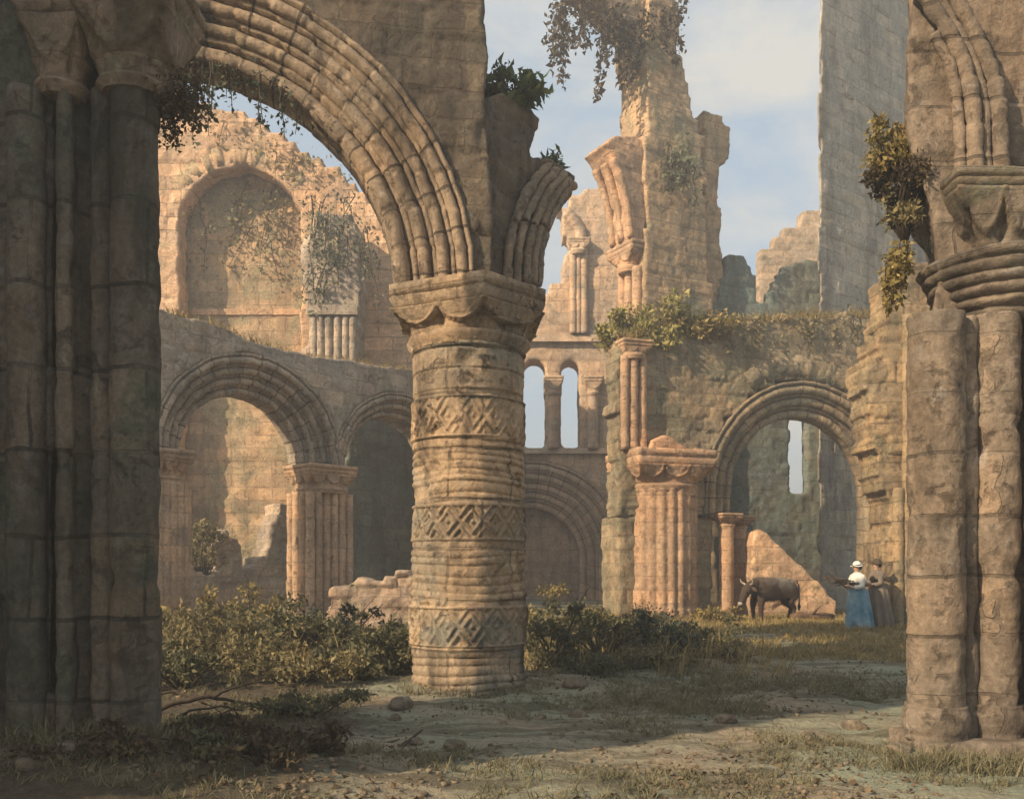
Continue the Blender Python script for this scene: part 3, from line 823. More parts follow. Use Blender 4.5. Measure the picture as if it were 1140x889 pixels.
# ================================================================== WEST END WALL
def build_west():
    pl = Plane(at(540, 0, 38).x, 38.0, 1, 0)
    t = pl.thing('west_wall', 'far end wall with two lancet windows above a deep round doorway', 'wall')
    out = pl.pts([(470, 350), (560, 348), (600, 343), (606, 326), (613, 316), (626, 305), (629, 292), (631, 262), (624, 246), (620, 232), (634, 222), (650, 212), (668, 202), (715, 196), (730, 190), (730, 560), (730, 700)])
    out = [(u, max(z, -.2)) for u, z in out[:-1]] + [(pl.u(730), -.2), (pl.u(470), -.2)]
    def win(a, b, top, bot):
        c = (pl.u(a) + pl.u(b)) / 2; r = (pl.u(b) - pl.u(a)) / 2
        return arch_hole(c, pl.uz(0, top)[1] - r, r, pl.uz(0, bot)[1], 14)
    cx, zc, r0, r1 = pl.u(589), pl.uz(0, 622)[1], 2.2, 4.15
    wall('wall', out, [win(583, 607, 400, 498), win(625, 645, 402, 498), arch_hole(cx, zc, r1, -.1)], 1.3, .1, M['west'], t, 0, .12, .35, 43, (1.0, .45), .03, .03)
    # doorway: orders and closing wall
    n = 5; w = (r1 - r0) / n
    wm = stone('doorway_stone', (.62, .48, .345), (.66, .46, .30), moss=(.24, .21, .15), moss_amt=.2, stain=.35, joint=.8, bw=.5, bh=9, ring=(cx, zc, 3.2), spots=.35, seed=34)
    for i in range(n):
        arch_ring('arch_moulding', cx, zc, order_profile(r0 + i * w, r0 + (i + 1) * w + .02, -.04 + .17 * (n - 1 - i), 1.2 - .02 * i), wm, t, 0, math.pi, max(.3, zc), max(.3, zc), 60, 18 + 2 * i, .015, .012, 44 + i)
    wall('door_blocking', [(cx - r1, -.2), (cx + r1, -.2), (cx + r1, zc + r1 * .9), (cx - r1, zc + r1 * .9)], [], .3, .1, M['west'], t, 1.32, 0, .5, 45, (.8, .4), .05, .03)
    # window colonnettes with cushion caps
    for k, px in enumerate((616, 660)):
        u = pl.u(px); z0, z1 = pl.uz(0, 500)[1], pl.uz(0, 440)[1]
        shaft('colonnette', u, -.14, .22, z0, z1, M['west'], t, .9, .012, 47 + k, nseg=18, dz=.1)
        capital('capital', u, -.16, [(-.42, -.3), (.42, -.3), (.42, .42), (-.42, .42)], .23, z1 + .05, z1 + .5, z1 + .75, M['west'], t, 1, 49 + k, .015, 64, .06)
    # string courses
    for pyc, h in ((377, .16), (502, .12)):
        z = pl.uz(0, pyc)[1]; a, b = pl.u(540), pl.u(720); mb = MB()
        mb.add([(a, -.22, z - h), (b, -.22, z - h), (b, -.1, z + h), (a, -.1, z + h), (a, .06, z - h), (b, .06, z - h), (b, .06, z + h), (a, .06, z + h)], [(0, 1, 2, 3), (4, 5, 6, 7), (0, 1, 5, 4), (3, 2, 6, 7), (0, 3, 7, 4), (1, 2, 6, 5)])
        mb.build('string_course', M['west'], t, False)
    # upper arcade: shafts, capital and springing arch
    z0, z1 = pl.uz(0, 372)[1], pl.uz(0, 284)[1]
    for k, (px, rr) in enumerate(((638, .16), (644, .13), (650, .16))):
        shaft('shaft', pl.u(px), -.12, rr, z0, z1, M['west'], t, .9, .012, 52 + k, nseg=16, dz=.1)
    capital('capital', pl.u(644), -.14, [(-.5, -.3), (.5, -.3), (.5, .4), (-.5, .4)], .34, z1 + .05, z1 + .4, z1 + .6, M['west'], t, 2, 55, .015, 64, .06)
    ru = pl.u(693) - pl.u(650)
    arch_ring('arch_moulding', pl.u(606), z1 + .5, [(ru - .28, .1), (ru - .28, -.14), (ru - .1, -.2), (ru + .2, -.1), (ru + .2, .1)], M['west'], t, .08, .95, 0, 0, 24, 6, .03, .015, 56)
build_west()

# ================================================================== TALL TOWER FRAGMENT
def build_tower():
    pl = Plane(at(720, 0, 28).x, 28.0, .87, .5)
    t = pl.thing('tower_ruin', 'tall broken wall fragment with orange lit edge rising against the sky', 'tower ruin')
    out = pl.pts([(724, -60), (722, 30), (719, 90), (721, 150), (720, 420)]) + [(pl.u(800), pl.uz(800, 420)[1])]
    out += pl.pts([(796, 360), (790, 300), (786, 220), (783, 150), (778, 132), (772, 122), (762, 90), (757, 60), (755, 15), (752, -60)])
    outl = pl.pts([(724, -60), (722, 30), (719, 90), (721, 150), (720, 420)]); 
    outline = [outl[0]] + outl[1:4] + [(0, -.2), (pl.u(800), -.2)] + out[6:]
    wall('wall', outline, [], 1.45, .05, M['tower'], t, 0, .12, .35, 61, (.9, .42), .022, .022)
    # torn arch springer on the lit flank, with its shaft and capital below (flank = local x 0, y 0..1.4)
    zz = lambda py: EYE + (HY - py) / F * 28.8
    cap_z = zz(305)
    for k, y in enumerate((.35, .75, 1.1)):
        shaft('shaft', -.1, y, .17, 3.0, cap_z, M['tower_warm'], t, .9, .012, 63 + k, nseg=16, dz=.1)
    capital('capital', -.12, .75, [(-.42, -.7), (.3, -.7), (.3, .7), (-.42, .7)], .34, cap_z + .05, cap_z + .5, cap_z + .8, M['tower_warm'], t, 2, 66, .015, 80, .07)
    # springer: prism in the (along, up) plane leaning out to the left
    c0 = cap_z + .82
    sp = [(-.5, c0), (-.62, c0 + 1.0), (-.85, c0 + 1.7), (-1.15, c0 + 2.3), (-1.5, c0 + 2.7), (-1.05, c0 + 3.0), (-.4, c0 + 3.2), (.08, c0 + 3.1), (.08, c0)]
    wall('springer', sp, [], 1.2, .07, M['tower_warm'], t, .12, .06, .25, 67, (.6, .4), .05, .03)
    for j in range(3):
        sweep_roll('rib', [(-.5 - .02, .15 + .45 * j, c0), (-.64, .15 + .45 * j, c0 + 1.0), (-.88, .15 + .45 * j, c0 + 1.7), (-1.2, .15 + .45 * j, c0 + 2.3)], .13, M['tower_warm'], t, 68 + j, .02)
    # second arch stump high up, out to the left
    hi = [(-.0, zz(78)), (-.3, zz(60)), (-.9, zz(40)), (-1.7, zz(26)), (-2.6, zz(18)), (-2.6, zz(-40)), (.2, zz(-60)), (.2, zz(60))]
    wall('vault_stump', hi, [], 1.1, .08, M['tower'], t, .2, .1, .3, 71, (.7, .4), .06, .04)
    return t
build_tower()

def build_thin_pier():
    pl = Plane(at(785, 0, 30).x, 30.0, .93, .37)
    t = pl.thing('slender_pier', 'slender broken pier with jutting head just behind the tall fragment', 'pier')
    out = pl.pts([(784, 134), (795, 128), (808, 130), (813, 142), (812, 166), (803, 182), (800, 200), (802, 250), (804, 300), (806, 400)]) + [(pl.u(806), -.2), (pl.u(786), -.2)]
    wall('wall', out, [], 1.3, .05, M['tower'], t, 0, .09, .3, 73, (.8, .4), .04, .03)
build_thin_pier()

# ================================================================== RIGHT ARCH WALL
RA = Plane(at(690, 0, 24).x, 24.0, .95, .31)
def build_right_wall():
    t = RA.thing('overgrown_arch_wall', 'mossy wall with a wide round archway and grass along its top', 'wall')
    cx = RA.u(898); R = (RA.u(1006) - RA.u(790)) / 2 * 1.0; zc = RA.uz(898, 425)[1] - R
    n = 3; r = R * .70
    top = RA.pts([(686, 398), (690, 378), (720, 368), (760, 362), (800, 360), (850, 356), (900, 352), (960, 350), (1010, 348), (1040, 350)])
    uR = RA.u(1040)
    up = [(cx + R * math.cos(math.pi * k / 30), zc + R * math.sin(math.pi * k / 30)) for k in range(31)]
    zs = RA.uz(800, 577)[1]
    outline = top + [(uR, zs), (cx + R, zs)] + up + [(cx - R, zs), (RA.u(690), zs)]
    wall('wall', outline, [], .75, .045, M['rightwall'], t, 0, .09, .3, 81, (.7, .36), .05, .03)
    low = [(RA.u(690), zs + .02), (cx - R * .93, zs + .02), (cx - R * .93, -.2), (RA.u(690), -.2)]
    wall('pier_core', low, [], 1.2, .07, M['rightwall'], t, .04, .0, .3, 82, (.7, .36), .05, .03)
    am = stone('archway_stone', (.40, .325, .215), (.45, .32, .18), moss=(.20, .185, .13), moss_amt=.35, stain=.5, joint=.85, bw=.4, bh=9, ring=(cx, zc, (R + r) / 2), spots=.5, seed=33)
    wall('pier_core', [(cx + R * .86, zs + .02), (uR, zs + .02), (uR, -.2), (cx + R * .86, -.2)], [], .66, .07, M['rightwall'], t, .04, .0, .3, 99, (.7, .36), .05, .03)
    w = (R - r) / n
    for i in range(n):
        arch_ring('arch_moulding', cx, zc, order_profile(r + i * w, r + (i + 1) * w + .012, -.05 + .15 * (n - 1 - i), .72 - .02 * i), am, t, 0, math.pi, zc + .15, zc - zs, 170, 17 + 2 * i, .014, .016, 83 + i)
    # rough relieving stones above
    arch_ring('relieving_stones', cx, zc, [(R + .12, .2), (R + .12, -.03), (R + .68, -.03), (R + .68, .2)], M['rightwall'], t, math.radians(62), math.radians(122), 0, 0, 40, 20, .06, .03, 87)
    # attached drum pier with big scalloped capital
    u = RA.u(742); y = .35; z1, z2 = RA.uz(742, 545)[1], RA.uz(742, 520)[1]; z3 = RA.uz(742, 503)[1]
    shaft('drum', u, y, 1.0, -.1, z1, M['tower_warm'], t, .62, .02, 88, flutes=22, fd=.07, nseg=132, dz=.07)
    capital('capital', u, y, [(-1.22, -1.12), (1.12, -1.12), (1.12, 1.0), (-1.22, 1.0)], .96, z1 + .06, z2, z3, M['tower_warm'], t, 3, 89, .02, 200, .08)
    for k, px in enumerate((694, 703, 713)):
        shaft('shaft', RA.u(px), -.1 - .04 * (k == 1), .125, z3, RA.uz(px, 398)[1], M['tower_warm'], t, .9, .012, 90 + k, nseg=16, dz=.1)
    capital('capital', RA.u(704), -.05, [(-.42, -.28), (.5, -.28), (.5, .2), (-.42, .2)], .3, RA.uz(704, 398)[1], RA.uz(704, 388)[1], RA.uz(704, 380)[1], M['tower_warm'], t, 2, 93, .015, 80, .05)
    # lit ledge block over the drum
    blk = RA.pts([(716, 503), (722, 490), (735, 484), (748, 494), (762, 500), (782, 503)])
    wall('ledge_block', [blk[0]] + blk[1:], [], .5, .05, M['tower_warm'], t, -.32, .04, .2, 94, (.5, .3), .05, .03)
    # jamb colonnettes of the archway
    for k, px in enumerate((806, 838)):
        uu = RA.u(px); yy = -.12 if k == 0 else .7
        shaft('colonnette', uu, yy, .2, -.1, zs - .22, M['tower_warm'], t, .7, .015, 95 + k, nseg=22, dz=.07)
        capital('capital', uu, yy, [(-.36, -.34), (.36, -.34), (.36, .34), (-.36, .34)], .2, zs - .2, zs - .02, zs + .13, M['tower_warm'], t, 1, 97 + k, .015, 64, .05)
    return t
build_right_wall()

def build_slope_wall():
    pl = Plane(at(832, 0, 24.0).x, 24.6, 1, .05)
    t = pl.thing('sun_patch_wall', 'low broken wall shaped as the sunlit triangle inside the archway', 'wall')  # outline takes the shape of the sun patch under the arch
    out = pl.pts([(838, 590), (846, 588), (862, 600), (880, 618), (898, 634), (912, 648), (930, 668)]) + [(pl.u(930), -.2), (pl.u(838), -.2)]
    wall('wall', out, [], .7, .06, M['lit'], t, 0, .05, .2, 101, (.6, .32), .04, .03)
build_slope_wall()

def build_chamber():
    pl = Plane(at(812, 0, 30.2).x, 30.2, .97, .25)
    t = pl.thing('chamber_wall', 'dark teal shaded wall with a single pale lancet window', 'wall')
    def out_pts():
        return pl.pts([(770, 345), (800, 330), (805, 300), (812, 287), (826, 284), (838, 305), (846, 338), (856, 338), (862, 312), (872, 292), (905, 286), (950, 290)])
    c, r = (pl.u(880) + pl.u(899)) / 2, (pl.u(899) - pl.u(880)) / 2
    hole = arch_hole(c, pl.uz(890, 460)[1] - r, r, pl.uz(890, 549)[1], 14)
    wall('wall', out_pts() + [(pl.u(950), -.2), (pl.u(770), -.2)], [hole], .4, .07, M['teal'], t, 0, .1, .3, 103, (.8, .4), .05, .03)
build_chamber()

def build_grey_tower():
    pl = Plane(at(912, 0, 30).x, 30.0, .8, .6)
    t = pl.thing('grey_wall', 'tall plain slate grey wall rising out of the top of view on the right', 'wall')
    left = [(.0, -.2), (.0, 6), (.06, 9), (-.05, 12), (.04, 15), (-.02, 17.6), (.06, 19.2), (.02, 21), (.1, 23)]
    o = wall('wall', left + [(7, 23), (7, -.2)], [], .6, .07, M['grey'], t, 0, .09, .45, 105, (1.0, .46), .035, .03)
    o.data.transform(Matrix(((1, 1.5, 0, 0), (0, 1, 0, 0), (0, 0, 1, 0), (0, 0, 0, 1))))     # the broken end is splayed
build_grey_tower()

def build_gable():
    pl = Plane(at(840, 0, 44).x, 44.0, 1, 0)
    t = pl.thing('distant_gable', 'distant pale gable end seen between the tall ruins', 'gable')
    out = pl.pts([(845, 284), (850, 276), (868, 262), (872, 252), (890, 246), (893, 240), (915, 230), (945, 228)]) + [(pl.u(945), -.2), (pl.u(845), -.2)]
    c, r = pl.u(886), pl.u(905) - pl.u(886)
    wall('wall', out, [arch_hole(c, pl.uz(0, 440)[1], r, .4)], .8, .08, M['gable'], t, 0, .1, .5, 107, (1, .45), .05, .03)
build_gable()

def build_respond():
    pl = Plane(at(990, 0, 20.4).x, 20.4, 1, 0)
    t = pl.thing('respond_pier', 'ragged ochre pier standing behind the woman beside the archway', 'pier')
    out = pl.pts([(1000, 290), (990, 320), (986, 350), (978, 384), (964, 408), (968, 450), (973, 500), (978, 528), (988, 545), (991, 600), (982, 612), (980, 650), (976, 704)]) + [(pl.u(976), -.2), (pl.u(1075), -.2), (pl.u(1075), pl.uz(0, 290)[1])]
    wall('wall', out, [], 1.2, .045, M['respond'], t, 0, .08, .22, 109, (.8, .42), .05, .04)
    for k, px in enumerate((999, 1010, 1020)):
        shaft('shaft', pl.u(px), -.04, .13, -.1, pl.uz(0, 545 if k == 0 else 350)[1], M['respond'], t, .8, .02, 110 + k, nseg=16, dz=.08)
build_respond()

# ================================================================== NEAR RIGHT PIER
def build_right_pier():
    Y0 = 7.9
    t = thing('near_pier', 'large pale pier of round shafts with ringed capital at the right edge', 'pier', (at(1042, 0, Y0).x, Y0, 0))
    x0 = at(1042, 0, Y0).x
    L = lambda px, Y=Y0: ((px - HX) / F * Y - x0, Y - Y0)
    zz = lambda py, Y=Y0: EYE + (HY - py) / F * Y
    pl = Plane(x0, 8.15, 1, 0)
    q = lambda px, py: (pl.uz(px, py)[0], pl.uz(px, py)[1])
    out = [q(1012, -70), q(1006, 0), q(999, 60), q(998, 125), q(1006, 165), q(1018, 205), q(1028, 250), q(1036, 295), (q(1030, 0)[0], zz(320)), (q(1030, 0)[0], -.2), (3.2, -.2), (3.2, zz(-70))]
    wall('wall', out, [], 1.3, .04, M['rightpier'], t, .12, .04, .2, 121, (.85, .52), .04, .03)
    me = t.children[0].data                      # the pier's free end is splayed
    me.transform(Matrix(((1, .43, 0, -.05), (0, 1, 0, 0), (0, 0, 1, 0), (0, 0, 0, 1))))
    shaft('shaft', *L(1042), .235, -.1, zz(352), M['rightpier'], t, .72, .026, 122, nseg=90, dz=.022)
    shaft('shaft', *L(1108, 7.95), .20, -.1, zz(352), M['rightpier'], t, .9, .028, 123, nseg=80, dz=.022)
    shaft('shaft', *L(1077, 7.92), .085, -.1, zz(352), M['rightpier'], t, .9, .022, 124, nseg=32, dz=.04)
    shaft('shaft', *L(1178, 7.8), .26, -.1, zz(352), M['rightpier'], t, .8, .022, 125, nseg=60, dz=.04)
    c0 = L(1042); c1 = L(1108, 7.95)
    prism('plinth', ragged([(c0[0] - .25, -.34), (3.2, -.42), (3.2, .5), (c0[0] - .2, .5)], .3, .03, 6), -.2, .10, .035, M['rightpier'], t, 135, (.6, .3), .04, .03)
    for (bx, by), rr in ((c0, .235), (c1, .20)):
        lathe('base', bx, by, np.arange(.08, .40, .02), lambda th, z, rr=rr: rr + .02 + .022 * math.sqrt(max(0, 1 - ((z - .24) / .10) ** 2)) * (z < .34), M['rightpier'], t, 60, .025, 136)
    # great ringed capital: stacked rolls flaring outwards
    cx, cy = L(1112, 8.2); za, zb = zz(356), zz(284)
    zs = np.linspace(za, zb, 100)
    def rf(th, z):
        k = (z - za) / (zb - za)
        roll = abs(math.sin(k * math.pi * 6.0)) ** .7
        return .34 + .33 * k ** .75 + .05 * roll * (1 - .3 * k)
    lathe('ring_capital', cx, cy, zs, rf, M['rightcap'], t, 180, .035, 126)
    # scalloped block above it
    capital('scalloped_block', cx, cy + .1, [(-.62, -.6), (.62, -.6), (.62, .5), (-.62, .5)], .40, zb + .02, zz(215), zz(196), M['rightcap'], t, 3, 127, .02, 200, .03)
    # ribs of the arch springing from the block and leaning left
    for j in range(4):
        px = 1054 + 14 * j
        yy = -.0 - .03 * (j % 2)
        path = [(q(px, 0)[0], yy, zz(200)), (q(px - 1, 0)[0], yy, zz(150)), (q(px - 4, 0)[0], yy, zz(105)), (q(px - 13, 0)[0], yy, zz(68 + 2 * j)), (q(px - 28, 0)[0], yy, zz(38 + 1 * j)), (q(px - 50, 0)[0], yy, zz(8 - 3 * j)), (q(px - 80, 0)[0], yy, zz(-30 - 6 * j))]
        if j == 0: path = path[:5]
        sweep_roll('rib', path, .07 if j % 2 else .05, M['rightpier'], t, 128 + j, .012)
    return t
build_right_pier()
#PART3
# ================================================================== PLANTS
def on_ground(px, Y, dz=0.0):
    x = (px - HX) / F * Y
    return (x, Y, gz(x, Y) + dz)

# ---- scrub left of the column
G1 = 'scrub bushes left of the carved column'
bush('scrub_bush', 'tall pale olive bush just right of the dark near pier', on_ground(222, 14.6), (0.75, 0.7, 0.82), 3000, .085, 'leaf_olive', 1, group=G1, k=20)
bush('scrub_bush', 'golden topped bush under the left archway', on_ground(275, 15.6), (0.75, 0.6, 0.902), 2800, .085, 'leaf_gold', 2, group=G1, k=18)
bush('scrub_bush', 'dark bush in front of the fluted arcade pier', on_ground(332, 14.0), (0.8, 0.6, 0.697), 3200, .085, 'leaf_dark', 3, group=G1, k=20)
bush('scrub_bush', 'grey olive bush below the arcade pier foot', on_ground(372, 15.0), (0.7, 0.6, 0.697), 2600, .085, 'leaf_ivy', 4, group=G1, k=18)
bush('scrub_bush', 'dense dark bush under the pinkish rubble wall', on_ground(392, 13.2), (0.75, 0.55, 0.697), 3200, .08, 'leaf_mid', 5, group=G1, k=18)
bush('scrub_bush', 'dark bush touching the left side of the carved column', on_ground(440, 12.5), (0.5, 0.5, 0.697), 2600, .075, 'leaf_dark', 6, group=G1, k=16)
bush('scrub_bush', 'broad olive bush low in front of the darker scrub', on_ground(262, 12.3), (0.95, 0.6, 0.59), 3400, .075, 'leaf_olive', 7, group=G1, k=22)
bush('scrub_bush', 'small dark bush at the foot of the dark near pier', on_ground(205, 11.2), (0.6, 0.5, 0.451), 2200, .07, 'leaf_dark', 8, group=G1, k=16)
bush('scrub_bush', 'low spreading olive bush beside the dead branch', on_ground(330, 11.6), (0.75, 0.5, 0.41), 2400, .07, 'leaf_olive', 9, group=G1, k=18)
bush('scrub_bush', 'low dark bush at the edge of the bare path', on_ground(398, 11.9), (0.6, 0.4, 0.369), 2000, .065, 'leaf_dark', 10, group=G1, k=14)
bush('scrub_bush', 'far sunny bush at the foot of the arcade wall', on_ground(240, 18.2), (1.1, 0.7, 0.738), 2600, .10, 'leaf_gold', 11, group=G1, k=18)
# ---- scrub right of the column
G2 = 'bramble bushes right of the carved column'
bush('bramble_bush', 'dense dark bramble against the right side of the carved column', on_ground(618, 13.6), (0.62, 0.5, 0.779), 3000, .075, 'leaf_dark', 21, group=G2, k=18)
bush('bramble_bush', 'dark bramble mound in the middle of the right scrub', on_ground(670, 14.2), (0.7, 0.5, 0.738), 3000, .075, 'leaf_mid', 22, group=G2, k=18)
bush('bramble_bush', 'tangled dark bramble in front of the drum pier', on_ground(728, 14.6), (0.75, 0.5, 0.656), 2800, .075, 'leaf_ivy', 23, group=G2, k=18)
bush('bramble_bush', 'sparse low bramble at the right end of the scrub', on_ground(785, 14.8), (0.7, 0.45, 0.369), 1800, .07, 'leaf_olive', 24, group=G2, k=16)
bush('bramble_bush', 'golden bramble before the round doorway', on_ground(635, 18.5), (1.15, 0.7, 0.615), 2600, .09, 'leaf_gold', 25, group=G2, k=20)
bush('bramble_bush', 'withered brown bramble at the foot of the drum pier', on_ground(718, 19.5), (1.0, 0.6, 0.451), 2200, .085, 'leaf_brown', 26, group=G2, k=18)
bush('bramble_bush', 'pale dry bramble by the jamb behind the cow', on_ground(790, 22.4), (0.7, 0.5, 0.369), 1600, .08, 'leaf_gold', 27, group=G2, k=14)
bush('bramble_bush', 'low dark bramble at the foot of the dark mound', on_ground(655, 12.7), (0.7, 0.35, 0.312), 1700, .065, 'leaf_dark', 28, group=G2, k=14)
# ---- foreground scrub in shade
G3 = 'withered clumps in the shaded foreground'
bush('withered_clump', 'dark withered clump at the bottom edge near the path', on_ground(335, 7.0), (.40, .35, .26), 1900, .05, 'leaf_brown', 31, 'scrub', G3, k=14)
bush('withered_clump', 'matted brown clump below the dead branch', on_ground(262, 7.5), (.5, .4, .2), 2000, .05, 'leaf_brown', 32, 'scrub', G3, k=14)
bush('withered_clump', 'low brown clump at the foot of the dark pier', on_ground(188, 7.1), (.35, .3, .14), 1500, .045, 'leaf_brown', 33, 'scrub', G3, k=14)
bush('withered_clump', 'brown clump lowest in the left corner', on_ground(120, 6.2), (.45, .3, .2), 1500, .045, 'leaf_brown', 34, 'scrub', G3, k=14)
bush('withered_clump', 'dark olive clump at the bottom edge below the pier base', on_ground(222, 6.5), (.42, .3, .16), 1800, .045, 'leaf_dark', 35, 'scrub', G3, k=14)
bush('withered_clump', 'dark mat of withered stalks in the bottom corner of the scrub', on_ground(300, 6.35), (.4, .28, .2), 1600, .045, 'leaf_brown', 36, 'scrub', G3, k=14)
bush('withered_clump', 'olive clump between the dead branch and the pier', on_ground(225, 8.6), (.45, .4, .2), 1800, .05, 'leaf_olive', 37, 'scrub', G3, k=14)
bush('withered_clump', 'dark clump right of the forked dead branch', on_ground(345, 9.4), (.5, .4, .22), 1900, .055, 'leaf_dark', 38, 'scrub', G3, k=14)
bush('bramble_bush', 'wispy dark bramble trailing towards the cow', on_ground(762, 16.4), (0.9, 0.45, 0.451), 2000, .075, 'leaf_dark', 29, group=G2, k=16)
bush('bramble_bush', 'flat olive bramble edge along the grassy bank', on_ground(720, 13.2), (0.9, 0.35, 0.246), 1700, .06, 'leaf_olive', 30, group=G2, k=16)
# ---- plants on the ruins
bush('wall_shrub', 'yellow green shrub on the left corner of the mossy arch wall', tuple(Vector((*RA.world(RA.u(722), .5), RA.uz(722, 388)[1]))), (1.25, .6, 1.45), 5600, .14, 'leaf_lime', 41, 'shrub', k=22)
bush('wall_shrub', 'lower green shrub spilling over the arch wall top', tuple(Vector((*RA.world(RA.u(770), .2), RA.uz(770, 380)[1]))), (1.3, .5, .85), 3600, .12, 'leaf_gold', 42, 'shrub', k=18)
c = RW.world(RW.u(578), .3)
bush('wall_plant', 'fresh green plant on top of the broken spandrel', (c[0], c[1], RW.uz(578, 112)[1]), (.46, .3, .46), 1000, .15, 'leaf_green', 43, 'plant', k=10, spread=.4)
c = RW.world(RW.u(622), .2)
bush('wall_fern', 'small spiky fern at the tip of the torn arch', (c[0], c[1], RW.uz(622, 186)[1]), (.22, .2, .22), 260, .13, 'leaf_green', 44, 'fern', k=7, aspect=.25, up=.9)
bush('wall_shrub', 'olive shrub on the shaded stump inside the left archway', tuple(at(228, 640, 25.3)), (.8, .5, 1.6), 2200, .11, 'leaf_olive', 45, 'shrub', k=16)
for (px, py, dims_, n_, mat_, sd_, lab_) in ((984, 196, (.27, .26, .42), 2000, 'leaf_gold', 46, 'tawny tuft highest on the ragged edge of the near right pier'),
        (1000, 232, (.27, .26, .40), 2000, 'leaf_brown', 47, 'brown growth in the middle of the ragged edge of the near right pier'),
        (1008, 262, (.17, .22, .36), 1100, 'leaf_olive', 48, 'olive growth lowest on the ragged edge above the ringed capital')):
    bush('wall_shrub', lab_, tuple(at(px, py, 8.3)), dims_, n_, .05, mat_, sd_, 'shrub', 'growth on the near right pier', k=12, spread=.42)

def hanging(name, label, P, size, mat, seed, cat='ivy', strands=(), rad=.012, spread=.07, dens=70, stems_mat='twig'):
    """Trailing plant: strands fall from given points; leaves sit along them."""
    rng = np.random.default_rng(seed)
    P = [Vector(p) for p in P]
    o = P[0]
    t = thing(name, label, cat, tuple(o))
    mb = MB(); C = []
    for p, (dx, dz) in zip(P, strands):
        q = p - o
        pts = [q]
        n = max(3, int(dz / .18))
        for i in range(n):
            q = q + Vector((dx / n + rng.normal() * .025, rng.normal() * .03, -dz / n)); pts.append(q.copy())
        mb.tube(pts, [rad * (1 - .7 * i / n) for i in range(n + 1)], 4)
        m = int(dens * dz)
        k = rng.random(m) ** 1.35 * (len(pts) - 1.001); i = k.astype(int); f = k - i
        A = np.array([tuple(v) for v in pts])
        c = A[i] * (1 - f[:, None]) + A[i + 1] * f[:, None]
        taper = (1.15 - k / len(pts))[:, None]
        C.append(c + rng.normal(size=(m, 3)) * spread * taper)
    tops = sorted((p - o for p in P), key=lambda v: v.x + v.y * .3)
    for i in range(1, len(tops)):
        j = min(range(i), key=lambda q: (tops[q] - tops[i]).length); a, b = tops[j], tops[i]; d = (b - a).length
        mb.tube([a, a.lerp(b, .3) + Vector((.03, .02, .06)) * d, a.lerp(b, .65) + Vector((-.04, .02, -.08)) * d, b], [rad * .5] * 4, 4)
    mb.build('stems', M[stems_mat], t)
    C = np.concatenate(C)
    mesh_obj('foliage', quads_mesh('foliage', leaf_arrays(C, size, rng, -.5, .6)), M[mat], t, False)
    return t

# ivy under the great arch
rng = np.random.default_rng(5)
uc, rr, zc = -.95 - 2.66, 2.66, 5.08
P, ST = [], []
for a in np.linspace(57, 92, 20):
    th = math.radians(a + rng.normal() * .8); u = uc + rr * math.cos(th)
    wx, wy = MA.world(u, .05 + .3 * rng.random()); P.append((wx, wy, zc + rr * math.sin(th) + .03)); ST.append((rng.normal() * .05, (.15 + .35 * rng.random() + (.45 if rng.random() < .3 else 0)) * (.55 + (a - 57) / 45)))
hanging('hanging_ivy', 'blue green ivy trailing in strands from the crown of the great arch', P, .065, 'leaf_ivy', 51, strands=ST, dens=75, spread=.06)
P, ST = [], []
for i in range(34):
    px = 618 + 144 * rng.random(); P.append(tuple(at(px, 0 + 40 * rng.random(), 27.4 + 1.2 * rng.random()))); ST.append((rng.normal() * .15, .4 + 2.0 * rng.random() ** 1.6 * (1 if px < 720 else .5)))
hanging('hanging_ivy', 'brown ivy curtain drooping from the top of the tall fragment', P, .17, 'leaf_brown', 52, strands=ST, dens=75, spread=.17, rad=.02)
P, ST = [], []
for i in range(22):
    px = 346 + 66 * rng.random(); P.append(tuple(at(px, 212 + 90 * rng.random(), 28.35 + .2 * rng.random()))); ST.append((rng.normal() * .3, .6 + 1.3 * rng.random()))
hanging('climbing_ivy', 'grey green ivy smothering the broken vaulting pier', P, .13, 'leaf_greygreen', 53, strands=ST, dens=48, spread=.26, rad=.02)
P, ST = [], []
for i in range(9):
    px = 742 + 30 * rng.random(); P.append(tuple(at(px, 150 + 30 * rng.random(), 28.2 + .12 * rng.random()))); ST.append((rng.normal() * .2, .6 + 1.2 * rng.random()))
hanging('climbing_ivy', 'dark ivy patch halfway up the tall fragment', P, .14, 'leaf_greygreen', 54, strands=ST, dens=70, spread=.2, rad=.02)
P, ST = [], []
for i in range(13):
    px = 800 + 190 * rng.random(); u = RA.u(px); wx, wy = RA.world(u, -.08 - .06 * rng.random()); P.append((wx, wy, RA.uz(px, 356)[1])); ST.append((rng.normal() * .2, .3 + .75 * rng.random()))
hanging('climbing_ivy', 'dry creeper hanging along the top of the mossy arch wall', P, .11, 'leaf_olive', 55, strands=ST, dens=85, spread=.16, rad=.015)
P, ST = [], []
for i in range(16):
    px = 985 + 34 * rng.random(); P.append(tuple(at(px, 262 + 26 * rng.random() - (px < 1000) * -12, 8.15 + .2 * rng.random()))); ST.append((-.02 + rng.normal() * .02, .2 + .32 * rng.random()))
hanging('hanging_grass', 'ochre dead grass hanging beside the ringed capital', P, .06, 'leaf_gold', 56, cat='grass tuft', strands=ST, dens=130, spread=.03, rad=.006)
P, ST = [], []
for i in range(18):
    px = 176 + 46 * rng.random(); P.append(tuple(at(px, 84 + 28 * rng.random() + (px - 176) * .1, 6.75 + .45 * rng.random()))); ST.append((rng.normal() * .03, .08 + .36 * rng.random() * (1.25 - (px - 176) / 46)))
hanging('moss_clump', 'dark shaggy growth on the edge of the cushion capital', P, .036, 'leaf_brown', 57, cat='plant', strands=ST, dens=620, spread=.06, rad=.008)
